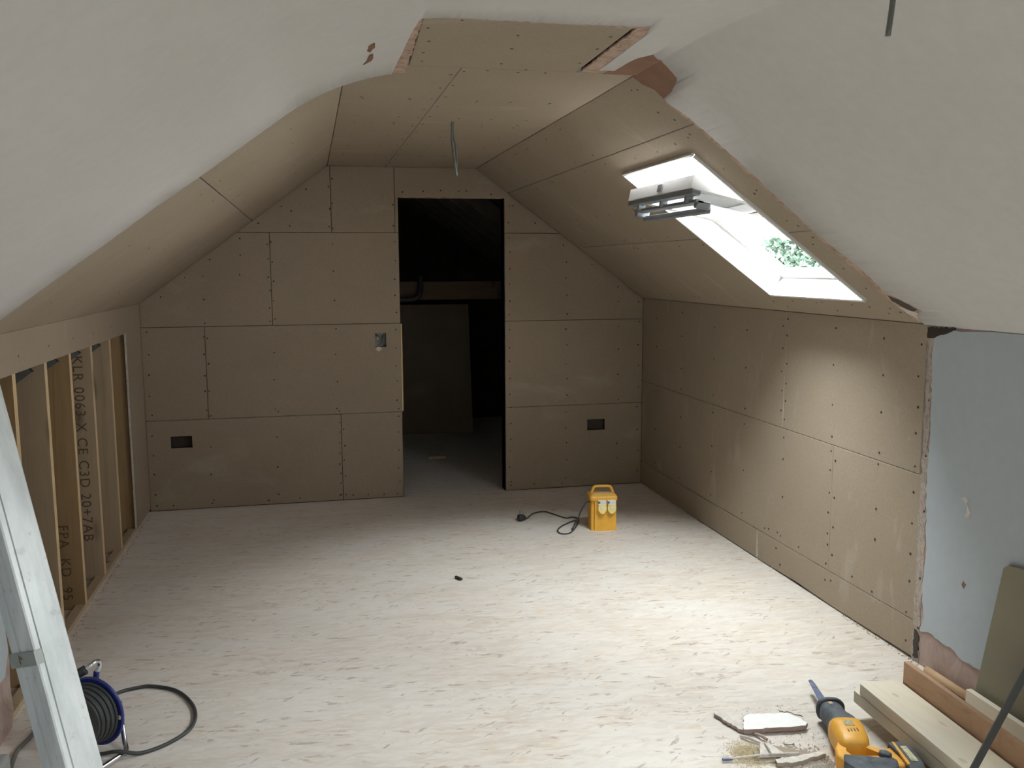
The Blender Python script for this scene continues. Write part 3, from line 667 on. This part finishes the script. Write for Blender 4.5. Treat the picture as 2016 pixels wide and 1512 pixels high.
# ------------------------------------------------------------------ ceiling cables
t = empty('hanging_cable', (.65, 4.155, CZ)); tag(t, 'grey cable tail hanging from the boarded ceiling before the doorway', 'cable')
tube('sheath', [(0, 0, .01), (-.004, 0, -.07), (.004, 0, -.14), (.012, 0, -.21), (.016, 0, -.235)], .0055, GCAB, t)
tube('sheath', [(.006, 0, .01), (.004, .004, -.05), (.016, .004, -.12), (.018, .002, -.18), (.014, 0, -.225)], .0045, GCAB, t)
t = empty('hanging_cable', (.952, 1.392, CZ)); tag(t, 'grey cable tail hanging from the smooth white ceiling at upper right', 'cable')
tube('sheath', [(0, 0, .0), (.0, 0, -.10), (-.003, 0, -.20), (-.010, 0, -.268)], .0042, GCAB, t, flat=1.35)

# ------------------------------------------------------------------ yellow site transformer
T = empty('site_transformer', (1.660, 5.06, 0)); T.rotation_euler = (0, 0, math.radians(-8))
tag(T, 'yellow portable site transformer with carry handle on the floor near the back wall', 'transformer')
w, d, h = .150, .125, .212
prof = []
def rr(w, d, r, n=5):
    out = []
    for cx, cy, a0 in ((w / 2 - r, d / 2 - r, 0), (-w / 2 + r, d / 2 - r, 90), (-w / 2 + r, -d / 2 + r, 180), (w / 2 - r, -d / 2 + r, 270)):
        for i in range(n + 1):
            a = math.radians(a0 + 90 * i / n); out.append((cx + r * math.cos(a), cy + r * math.sin(a)))
    return out
def stack(name, levels, m, parent):
    vs = []; fs = []; n = len(levels[0][0])
    for pf, z in levels: vs += [V((p[0], p[1], z)) for p in pf]
    for i in range(len(levels) - 1):
        for k in range(n): fs.append((i * n + k, i * n + (k + 1) % n, (i + 1) * n + (k + 1) % n, (i + 1) * n + k))
    fs.append(tuple(range(n))); fs.append(tuple((len(levels) - 1) * n + k for k in range(n)))
    return pyd(name, vs, fs, m, parent)
body = [(-w / 2, -d / 2 + .020), (-w / 2 + .004, -d / 2 + .012), (-w / 2 + .018, -d / 2 + .012), (-w / 2 + .022, -d / 2), (w / 2 - .004, -d / 2), (w / 2, -d / 2 + .004), (w / 2, d / 2 - .006), (w / 2 - .006, d / 2), (-w / 2 + .006, d / 2), (-w / 2, d / 2 - .006)]
stack('case', [(body, 0.0), (body, h - .024)], YEL, T)
lid = lambda e: rr(w + .014 + e, d + .016 + e, .016)
stack('lid', [(lid(-.004), h - .030), (lid(0), h - .026), (lid(0), h - .010), (lid(-.006), h - .004), (lid(-.034), h + .004)], [YEL], T)
stack('lid_top', [(lid(-.036), h + .0035), (lid(-.038), h + .0055)], YDUST, T)
hw = .064
tube('carry_handle', [(-hw, 0, h), (-hw + .007, 0, h + .022), (-hw + .016, 0, h + .038), (-hw + .030, 0, h + .042), (0, 0, h + .043), (hw - .030, 0, h + .042), (hw - .016, 0, h + .038), (hw - .007, 0, h + .022), (hw, 0, h)], .0085, YEL, T, 10, 6, flat=1.3)
for i, x in enumerate((-.012, .044)):
    pl = boxm('socket_outlet', (x, -d / 2 - .006, h - .066 + .026), (.050, .014, .030), SOCKW, T, .003)
    oc = [(-.021, .012), (.021, .012), (.025, -.004), (.023, -.022), (.008, -.042), (-.008, -.042), (-.023, -.022), (-.025, -.004)]
    vs = [V((x + a, -d / 2 - yy, h - .062 + b)) for yy in (.002, .024) for a, b in oc]
    f = pyd('socket_flap', vs, [tuple(range(8)), tuple(range(8, 16))] + [(k, (k + 1) % 8, 8 + (k + 1) % 8, 8 + k) for k in range(8)], YSOCK, T)
    boxm('flap_disc', (x, -d / 2 - .025, h - .068), (.022, .003, .018), SOCKW, f, .001)
    boxm('breaker', (x - .018, -d / 2 - .014, h - .038), (.012, .006, .012), BLADE, f, .002)
tube('mains_cable', [(-w / 2 + .002, -.02, h - .045), (-w / 2 - .020, -.03, h - .045), (-w / 2 - .05, -.02, h - .09), (-w / 2 - .065, .02, h - .155), (-w / 2 - .075, .05, .03), (-w / 2 - .085, .04, .006), (-w / 2 - .11, -.03, .005)], .0042, CABLE, T)
def TL_(x, y, z=.005): return V((x - 1.660, y - 5.06, z)) @ Matrix.Rotation(math.radians(-8), 3, 'Z')
loop = [(1.478, 5.045), (1.515, 5.10), (1.545, 5.19), (1.555, 5.24), (1.50, 5.20), (1.43, 5.13), (1.386, 5.054), (1.387, 4.985), (1.441, 4.985), (1.511, 5.09), (1.550, 5.18), (1.575, 5.27), (1.545, 5.31), (1.504, 5.30), (1.455, 5.40), (1.411, 5.475), (1.337, 5.45), (1.275, 5.355), (1.255, 5.33)]
tube('mains_cable', [TL_(x, y, .005 + (.006 if i in (2, 3, 10, 11) else 0)) for i, (x, y) in enumerate([(1.468, 5.03)] + loop[0:])], .0042, CABLE, T, 8, 6)
pg = loft('plug', [(TL_(1.258, 5.325, .014), V((.3, -.95, 0)), Z_, .007, .007), (TL_(1.245, 5.322, .020), V((.3, -.95, 0)), Z_, .020, .017), (TL_(1.215, 5.312, .022), V((.3, -.95, 0)), Z_, .024, .021), (TL_(1.205, 5.308, .022), V((.3, -.95, 0)), Z_, .018, .016)], BLK, T)
for dx, dy in ((0, 0), (.020, .0), (.008, .022)): boxm('plug_pin', TL_(1.215 + dx, 5.312 + dy, .052), (.006, .005, .022), GALV, pg)
T.rotation_euler = (0, 0, math.radians(-8))

# ------------------------------------------------------------------ pole in the left foreground
ax = V((-.140, .110, .602)).normalized()
C0 = V((-.4157, 1.533, .737)); C0 = C0 - ax * (C0.z - .012) / ax.z
d2 = V((.64, .77, 0)); d2 = (d2 - ax * d2.dot(ax)).normalized(); d1 = V((-.77, .64, 0)); d1 = (d1 - ax * d1.dot(ax)); d1 = (d1 - d2 * d1.dot(d2)).normalized()
A = .066; Bq = .068; g = .0022
Lp = 1.64
prof = [(.004, 0), (.010, 0), (.0115, g), (.0135, g), (.015, 0), (.034, -.0015), (.052, 0), (.060, .0015), (Bq - .004, .002), (Bq, .006), (Bq, A - .006), (Bq - .006, A), (.006, A), (0, A - .006), (0, .040), (g, .038), (g, .034), (0, .032), (0, .018), (.0015, .016), (.0015, .010), (0, .008), (0, .004), (.001, .001)]
P_ = extrude_path('leaning_pole', prof, C0, d2, d1, ax, Lp, POST)
tag(P_, 'dusty pale grey metal box pole leaning in the left foreground', 'pole')
kc = (-.4157 + .468 - .028, 0)
hz = lambda z: C0 + ax * ((z - C0.z) / ax.z)
cz = .905
CLIP = simple('clip_grey', (.27, .285, .265), .5, .2, .1)
cp = [(-.0025, -.003), (.012, -.003), (.012, -.0005), (0, -.0005), (-.0005, A + .0005), (-.0025, A + .001)]
cl = extrude_path('strap_clip', cp, hz(cz), d2, d1, ax, .024, CLIP, P_)
ar0 = hz(cz + .012) + d1 * (A * .52) - d2 * .0032
arp = [(-.006, -.007), (-.0035, -.007), (-.0035, .001), (.006, .001), (-.004, .009), (-.006, .006)]
pyd('arrow_mark', [ar0 - d1 * a + ax * b for a, b in arp] , [tuple(range(6))], INK, cl)

# ------------------------------------------------------------------ cable reel
RC = V((-.716, 3.005, .140)); RA = V((-.50, -.866, 0)).normalized(); RS_ = V((.866, -.50, 0)); RR = .114
reel = empty('cable_reel', (RC.x, RC.y, 0)); tag(reel, 'blue cable reel wound with black cable on a chrome stand behind the leaning pole', 'cable reel')
def loc(p): return V(p) - V((RC.x, RC.y, 0))
def ring(name, c, axis, prof, m, parent, seg=48):
    s = RS_; u = Z_; vs = []; fs = []; k = len(prof)
    for i in range(seg):
        a = 2 * math.pi * i / seg; dr = s * math.cos(a) + u * math.sin(a)
        for r, h in prof: vs.append(loc(V(c) + dr * r + axis * h))
    for i in range(seg):
        j = (i + 1) % seg
        for q in range(k): fs.append((i * k + q, i * k + (q + 1) % k, j * k + (q + 1) % k, j * k + q))
    return pyd(name, vs, fs, m, parent, smooth=False)
fg = ring('flange', RC, RA, [(.02, -.004), (RR - .006, -.004), (RR, -.002), (RR, .004), (RR - .004, .006), (RR - .012, .003), (.02, .003)], BLUEP, reel)
ring('rivet', RC + RS_ * (RR - .014) + V((0, 0, -.006)) + RA * .003, RA, [(.0, 0), (.007, 0), (.007, .002), (.0, .002)], CORE, fg, 12)
ring('hub', RC, RA, [(.0, .0), (.045, .0), (.045, .085), (.0, .085)], BLK, reel, 24)
prof2 = []
nw = 8
for i in range(nw):
    h0 = .006 + i * .0085; rmax = .095 - .004 * (i % 2) - .0016 * i
    for q in range(7):
        a = math.pi * q / 6; prof2.append((rmax + .0045 * math.sin(a), h0 + .00425 - .00425 * math.cos(a)))
prof2 = [(.04, .004)] + prof2 + [(.04, .006 + nw * .0085)]
wd = ring('wound_cable', RC, RA, prof2, CABLE, reel, 56)
tube('frame_tube', [loc(p) for p in ((-.655, 3.075, .13), (-.648, 3.055, .075), (-.632, 3.005, .025), (-.622, 2.972, .011), (-.632, 2.948, .010), (-.685, 2.868, .010), (-.755, 2.79, .010))], .0085, STEEL, reel)
tube('frame_tube', [loc(p) for p in ((-.745, 3.05, .262), (-.73, 3.06, .272), (-.716, 3.085, .272), (-.712, 3.09, .255), (-.720, 3.08, .235))], .0075, STEEL, reel)
tube('frame_tube', [loc(p) for p in ((-.720, 3.08, .240), (-.722, 3.078, .20), (-.70, 3.06, .14), (-.662, 3.07, .11))], .0095, BLUEP, reel)
tube('handle_grip', [loc(p) for p in ((-.86, 3.03, .205), (-.80, 3.04, .235), (-.745, 3.05, .262))], .0155, BLK, reel, 12)
cab = [(-.79, 3.10, .10), (-.77, 3.30, .02), (-.733, 3.41, .008), (-.678, 3.441, .007), (-.616, 3.444, .007), (-.518, 3.379, .007), (-.445, 3.235, .007), (-.434, 3.10, .007), (-.485, 3.008, .007), (-.571, 2.952, .007), (-.64, 2.945, .024), (-.704, 2.965, .012), (-.78, 3.0, .008)]
tube('trailing_cable', [loc(p) for p in cab], .0062, CABLE, reel, 10, 8)
c2 = tube('floor_cable', [(-.945, 3.20, .007), (-.95, 3.148, .007), (-.962, 3.09, .007), (-.966, 3.04, .007), (-.955, 2.95, .007), (-.93, 2.85, .007)], .007, GCAB)
tag(c2, 'short grey cable on the floor left of the leaning pole', 'cable')
sk = boxm('grey_box', (-.955, 2.80, .055), (.07, .10, .11), simple('grey_plastic', (.30, .31, .29), .5), None, .012, None, 3)
tag(sk, 'rounded grey plastic box at the lower left corner of the photo', 'box')

# ------------------------------------------------------------------ planks, boards at the lower right
def prism(name, pts, z0, z1, m, parent=None, bev=.0015):
    me = bpy.data.meshes.new(name); bm = bmesh.new(); a = [bm.verts.new((p[0], p[1], z0)) for p in pts]; b = [bm.verts.new((p[0], p[1], z1)) for p in pts]; n = len(pts)
    bm.faces.new(a); bm.faces.new(b)
    for i in range(n): bm.faces.new((a[i], a[(i + 1) % n], b[(i + 1) % n], b[i]))
    bmesh.ops.recalc_face_normals(bm, faces=bm.faces)
    if bev: bmesh.ops.bevel(bm, geom=bm.edges[:], offset=bev, segments=2, affect='EDGES', profile=.5)
    bm.to_mesh(me); bm.free(); return link(name, me, m, parent)
tag(prism('timber_plank', [(1.7915, 2.670), (1.9355, 2.670), (1.864, 1.10), (1.720, 1.10)], .052, .093, PLANK), 'pale sawn plank at the bottom of the stack beside the saw', 'plank')
tag(prism('timber_plank', [(1.789, 2.634), (1.933, 2.632), (1.860, 1.06), (1.716, 1.06)], .0955, .135, PLANK, None, .0022), 'pale knotty plank lying on top of the stack beside the saw', 'plank')
kp = [o for o in COL.objects if o.name.startswith('timber_plank')][-1]
KNOT = m_wood('knot_wood', (.50, .40, .29), (.64, .55, .43), (60, 20, 60), knots=0)
for kx, ky, a, b in ((1.853, 2.53, .008, .016), (1.876, 2.33, .007, .019), (1.790, 2.13, .008, .015), (1.86, 1.75, .009, .02)):
    vs = [V((kx + a * (1 + .2 * math.sin(t * 2.3 + ky * 9)) * math.cos(t * math.pi / 8), ky + b * (1 + .25 * math.sin(t * 1.7 + ky * 5)) * math.sin(t * math.pi / 8), .1354)) for t in range(16)]
    pyd('knot', vs, [tuple(range(16))], KNOT, kp)
for yy, ll in ((2.30, 'short dark bearer under the near end of the two pale planks, by the saw battery'), (1.35, 'short dark bearer under the far end of the two pale planks, beyond the frame')):
    o = boxm('timber_bearer', (1.860 - (2.63 - yy) * .0465, yy, .0258), (.10, .06, .0516), PINE2, None, .001); tag(o, ll, 'offcut')
j = prism('rough_board', [(0, 0), (1.6, 0), (1.6, .208), (0, .208)], 0, .018, JOIST)
# stands on edge along the planks
ang = math.atan2(-1.0, -.0465)
j.matrix_world = Matrix(((-.0465, 0, -1, 1.957), (-1, 0, .0465, 2.612), (0, 1, 0, 0), (0, 0, 0, 1)))
tag(j, 'brown rough faced board standing on edge behind the pale planks', 'board')
def mkj():
    m, nt, b = mat('brown_rough_board_b'); b.inputs['Roughness'].default_value = .75
    v = tc(nt, (5, 24, 20)); n = noise(nt, v, 1.0, 7, .65, 1.6)
    c = ramp(nt, n, [(.3, (.40, .235, .135)), (.5, (.50, .315, .20)), (.75, (.42, .26, .155))])
    c = mix(nt, ramp(nt, noise(nt, tc(nt), 18, 6, .7), [(.55, 0.0), (.72, .3)]), c, (.22, .12, .07))
    nt.links.new(c, b.inputs['Base Color']); return m
j.data.materials[0] = mkj()
dw = tube('round_pole', [(2.252, 2.90, .016), (2.252, 2.78, .016), (2.252, 2.648, .016)], .0145, m_wood('dowel_wood', (.42, .27, .15), (.52, .35, .21), (30, 2, 30), axis=1), None, 14, 1)
tag(dw, 'round brown wooden pole lying along the foot of the blue wall', 'pole')
ply = poly('leaning_sheet', (V((2.2405, 0, 0)), Y_, V((.0298, 0, 1)), -X_), [(2.640, 0), (2.552, .533), (2.530, .548), (2.50, .552), (1.7, .60), (1.7, 0)], .012, [PLY, PLY], None, inset=.001)
tag(ply, 'tan sheet offcut leaning against the pale blue wall', 'sheet')
bt = boxm('batten', (2.205, 2.02, .036), (.022, 1.22, .070), PLANK, None, .002, Matrix.Rotation(math.radians(-1.0), 3, 'Z'))
tag(bt, 'pale batten with a knot standing on edge against the tan sheet', 'batten')
# black bar
p0 = V((1.640, 2.020, 0.012)); p1 = V((1.710, 1.843, .531))
BARPTS = (p0, p1)
dv = (p1 - p0).normalized(); tt = 3.2
bb = tube('black_bar', [p0, p0 + dv * 1.60], .0115, BAR, None, 4, 0); 
for p in bb.data.polygons: p.use_smooth = False
tag(bb, 'slim black metal bar slanting across the lower right corner', 'bar')

# ------------------------------------------------------------------ reciprocating saw
SO = V((1.745, 2.865, 0)); SA = V((-.266, -.964, 0)).normalized(); SS = V((.964, -.266, 0)).normalized()
saw = empty('reciprocating_saw', (1.66, 2.527, 0)); tag(saw, 'yellow and black cordless reciprocating saw lying on the floor beside the planks', 'power saw')
def sl_(a, s, z): return SO + SA * a + SS * s + V((0, 0, z)) - V((1.66, 2.527, 0))
bl = [(0.0, -.007), (.006, -.011), (.24, -.020), (.24, .013), (.03, .006), (0, .002)]
vs = [sl_(a, s, z) for z in (.044, .0465) for a, s in bl]
pyd('blade', vs, [tuple(range(6)), tuple(range(6, 12))] + [(k, (k + 1) % 6, 6 + (k + 1) % 6, 6 + k) for k in range(6)], BLADE, saw)
loft('shoe', [(sl_(.212, .004, .046), SS, Z_, .034, .030), (sl_(.214, .004, .046), SS, Z_, .046, .040), (sl_(.228, .004, .046), SS, Z_, .048, .042), (sl_(.232, .004, .046), SS, Z_, .040, .036)], TOOLB, saw, 24, 2.6)
nb = loft('nose_boot', [(sl_(.228, .002, .046), SS, Z_, .033, .032), (sl_(.25, .0, .047), SS, Z_, .039, .036), (sl_(.285, .0, .048), SS, Z_, .038, .036), (sl_(.315, .004, .05), SS, Z_, .040, .038), (sl_(.345, .006, .052), SS, Z_, .047, .042), (sl_(.375, .006, .052), SS, Z_, .052, .044), (sl_(.392, .006, .052), SS, Z_, .051, .043)], TOOLB, saw, 24, 2.8)
boxm('nose_mark', sl_(.252, -.004, .0835), (.014, .016, .0015), simple('tan_mark', (.60, .38, .26), .6), nb)
mb = loft('motor_housing', [(sl_(.378, .006, .052), SS, Z_, .0535, .045), (sl_(.40, .005, .052), SS, Z_, .0545, .0465), (sl_(.44, .003, .052), SS, Z_, .053, .046), (sl_(.48, .0, .052), SS, Z_, .050, .045), (sl_(.51, -.006, .050), SS, Z_, .046, .043), (sl_(.525, -.008, .048), SS, Z_, .036, .036)], ORG, saw, 24, 3.4)
boxm('rating_label', sl_(.415, .004, .0985), (.030, .034, .0015), simple('worn_label', (.42, .36, .20), .6, var=.35, scale=90), mb, 0, Matrix.Rotation(math.radians(-15), 3, 'Z'))
for k in range(4): boxm('vent_slot', sl_(.462 - .002 * k, -.010 + .010 * k, .0972), (.0030, .016, .002), BLK, mb, 0, Matrix.Rotation(math.radians(-15), 3, 'Z'))
def wl2(pts): return [(x - 1.66, y - 2.527) for x, y in pts]
out = wl2([(1.581, 2.425), (1.538, 2.375), (1.520, 2.335), (1.528, 2.290), (1.592, 2.290), (1.632, 2.268), (1.657, 2.250), (1.690, 2.235), (1.712, 2.270), (1.722, 2.340), (1.690, 2.338), (1.674, 2.336), (1.641, 2.375), (1.640, 2.420)])
hol = wl2([(1.583, 2.388), (1.560, 2.350), (1.563, 2.322), (1.580, 2.316), (1.640, 2.302), (1.656, 2.308), (1.621, 2.368)])
ho = poly('handle', (O_, X_, Y_, Z_), out, .044, [ORG, ORG], saw, holes=[hol], off=.074, inset=.004)
gp = prism('grip', wl2([(1.538, 2.330), (1.516, 2.290), (1.530, 2.235), (1.60, 2.215), (1.655, 2.225), (1.676, 2.262), (1.667, 2.292), (1.645, 2.285), (1.60, 2.305), (1.565, 2.318)]), .026, .080, TOOLB, saw, .006)
prism('trigger', wl2([(1.636, 2.300), (1.650, 2.316), (1.668, 2.308), (1.674, 2.285), (1.655, 2.275)]), .036, .088, TOOLB, saw, .005)
bp_ = prism('battery', wl2([(1.700, 2.352), (1.742, 2.350), (1.760, 2.315), (1.735, 2.220), (1.700, 2.150), (1.660, 2.165), (1.694, 2.260)]), .020, .086, TOOLB, saw, .007)
boxm('battery_label', V((1.722 - 1.66, 2.275 - 2.527, .0868)), (.020, .085, .001), simple('battery_label', (.50, .47, .30), .6, var=.5, scale=70), bp_, 0, Matrix.Rotation(math.radians(-12), 3, 'Z'))
boxm('battery_rail', V((1.702 - 1.66, 2.285 - 2.527, .082)), (.010, .13, .010), ORG, bp_, .003, Matrix.Rotation(math.radians(-14), 3, 'Z'))

# ------------------------------------------------------------------ rubble beside the saw
def slabp(name, pts, z0, th, mats, amp=.003, step=.012, label=None, cat='offcut', tilt=0):
    o = poly(name, (O_, X_, Y_, Z_), jag(pts, amp, step), th, mats, None, off=z0 + th, inset=.001)
    if label: tag(o, label, cat)
    return o
slabp('plasterboard_offcut', [(1.362, 2.630), (1.475, 2.618), (1.575, 2.608), (1.592, 2.625), (1.580, 2.665), (1.560, 2.700), (1.50, 2.712), (1.43, 2.725), (1.400, 2.71), (1.375, 2.66)], .006, .016, [PAPER, PINK], .003, .012, 'white faced plasterboard offcut with torn pink edge beside the saw')
slabp('plaster_shard', [(1.345, 2.80), (1.372, 2.735), (1.372, 2.70), (1.395, 2.66), (1.372, 2.635), (1.352, 2.655), (1.345, 2.69), (1.330, 2.72), (1.322, 2.775)], .004, .010, [CORE, PINK], .004, .01, 'pale curved plaster shard left of the white plasterboard offcut', 'shard')
slabp('plasterboard_scrap', [(1.335, 2.47), (1.372, 2.537), (1.402, 2.535), (1.42, 2.46)], .012, .010, [CORE, CORE], .002, .012, 'small pale square plaster scrap among the rubble', 'scrap')
slabp('board_scrap', [(1.405, 2.545), (1.510, 2.475), (1.507, 2.458), (1.405, 2.49)], .003, .006, [BOARD, CORE], .001, .02, 'grey brown tapered board scrap among the rubble', 'scrap')
slabp('board_scrap', [(1.338, 2.52), (1.352, 2.52), (1.395, 2.452), (1.33, 2.462)], .001, .008, [BOARD, CORE], .001, .02, 'small brown board scrap under the pale square scrap', 'scrap')
slabp('plaster_strip', [(1.375, 2.445), (1.545, 2.455), (1.548, 2.440), (1.43, 2.415), (1.372, 2.425)], .004, .014, [CORE, BOARD], .003, .012, 'long grey plaster strip at the front of the rubble', 'strip')
slabp('torn_strip', [(1.545, 2.735), (1.60, 2.69), (1.598, 2.665), (1.575, 2.70), (1.54, 2.72)], .018, .004, [CORE, PINK], .005, .008, 'thin torn paper strip curling off the far edge of the white offcut', 'strip')
def rod(name, a, b, r, m, label, cat): 
    o = tube(name, [a, ((a[0] + b[0]) / 2, (a[1] + b[1]) / 2, (a[2] + b[2]) / 2 + .004), b], r, m, None, 8, 4); tag(o, label, cat); return o
co = rod('thin_cord', (1.245, 2.492, .010), (1.460, 2.452, .024), .0032, CORE, 'pale thin cord with a dark metal tip crossing the rubble', 'cord')
boxm('metal_tip', (1.238, 2.494, .008), (.034, .010, .008), BLADE, co, .003, Matrix.Rotation(-.15, 3, 'Z'))
sc = empty('loose_screw', (1.476, 2.538, .004)); tag(sc, 'loose screw lying on the floor between the offcut and the scraps', 'screw')
tube('shank', [(-.016, .003, 0), (.012, -.003, 0)], .0016, GALV, sc, 6, 0); tube('head', [(.012, -.003, 0), (.016, -.004, 0)], .0045, GALV, sc, 8, 0)
sc = empty('loose_screw', (1.592, 2.640, .004)); tag(sc, 'loose screw lying against the saw nose beside the white offcut', 'screw')
tube('shank', [(-.018, .0, 0), (.010, 0, 0)], .0016, GALV, sc, 6, 0); tube('head', [(-.018, 0, 0), (-.021, 0, 0)], .0045, GALV, sc, 8, 0)
rod('paper_sliver', (1.385, 2.53, .026), (1.372, 2.46, .026), .003, CORE, 'thin paper sliver lying across the pale square scrap', 'sliver')
rod('paper_sliver', (1.428, 2.575, .004), (1.408, 2.53, .008), .0025, PINK, 'thin brown sliver above the tapered board scrap', 'sliver')
rod('paper_sliver', (1.395, 2.625, .006), (1.418, 2.575, .008), .005, PINK, 'curled pink sliver below the white offcut', 'sliver')
rod('paper_sliver', (1.345, 2.62, .006), (1.385, 2.565, .006), .005, CORE, 'long torn sliver from the left corner of the offcut', 'sliver')
# sawdust and crumbs
rnd = random.Random(11); vs = []; fs = []
def crumb(x, y, z, r):
    s = len(vs); 
    for dx, dy, dz in ((1, 0, 0), (-.5, .87, 0), (-.5, -.87, 0), (0, 0, .9)): vs.append(V((x + dx * r * rnd.uniform(.6, 1.3), y + dy * r * rnd.uniform(.6, 1.3), z + dz * r)))
    fs.extend([(s, s + 1, s + 3), (s + 1, s + 2, s + 3), (s + 2, s, s + 3), (s, s + 2, s + 1)])
for i in range(3600): crumb(min(1.392, rnd.gauss(1.325, .030)), rnd.gauss(2.515, .035), .001 + max(0, rnd.gauss(0, .003)), rnd.uniform(.0008, .0028))
sd = pyd('sawdust', vs, fs, simple('sawdust', (.74, .65, .47), .9, var=.2, scale=80)); sd['kind'] = 'stuff'; sd['label'] = 'heap of yellowish sawdust left of the rubble'
vs = []; fs = []
for i in range(900): crumb(rnd.uniform(1.40, 1.56), rnd.gauss(2.43, .05), .001, rnd.uniform(.0015, .006))
for i in range(260): crumb(rnd.uniform(1.40, 1.62), rnd.uniform(2.35, 2.8), .001, rnd.uniform(.001, .003))
cr = pyd('plaster_crumbs', vs, fs, CORE); cr['kind'] = 'stuff'; cr['label'] = 'scattered plaster crumbs around the rubble'
# small dark fleck on the open floor
fk = boxm('wood_chip', (.683, 4.357, .008), (.012, .05, .012), SCREW, None, .002, Matrix.Rotation(.5, 3, 'Z')); tag(fk, 'small dark wood chip alone in the middle of the floor', 'chip')
# crumbs along the foot of the walls
vs = []; fs = []
for i in range(90): crumb(XR - rnd.uniform(.002, .02), rnd.uniform(3.0, 3.5), .001, rnd.uniform(.001, .005))
for i in range(200): crumb(XL + rnd.uniform(.0, .02), rnd.uniform(3.3, 6.0), .001, rnd.uniform(.002, .006))
ec = pyd('edge_crumbs', vs, fs, TORN); ec['kind'] = 'stuff'; ec['label'] = 'crumbs of plaster along the foot of the side walls'
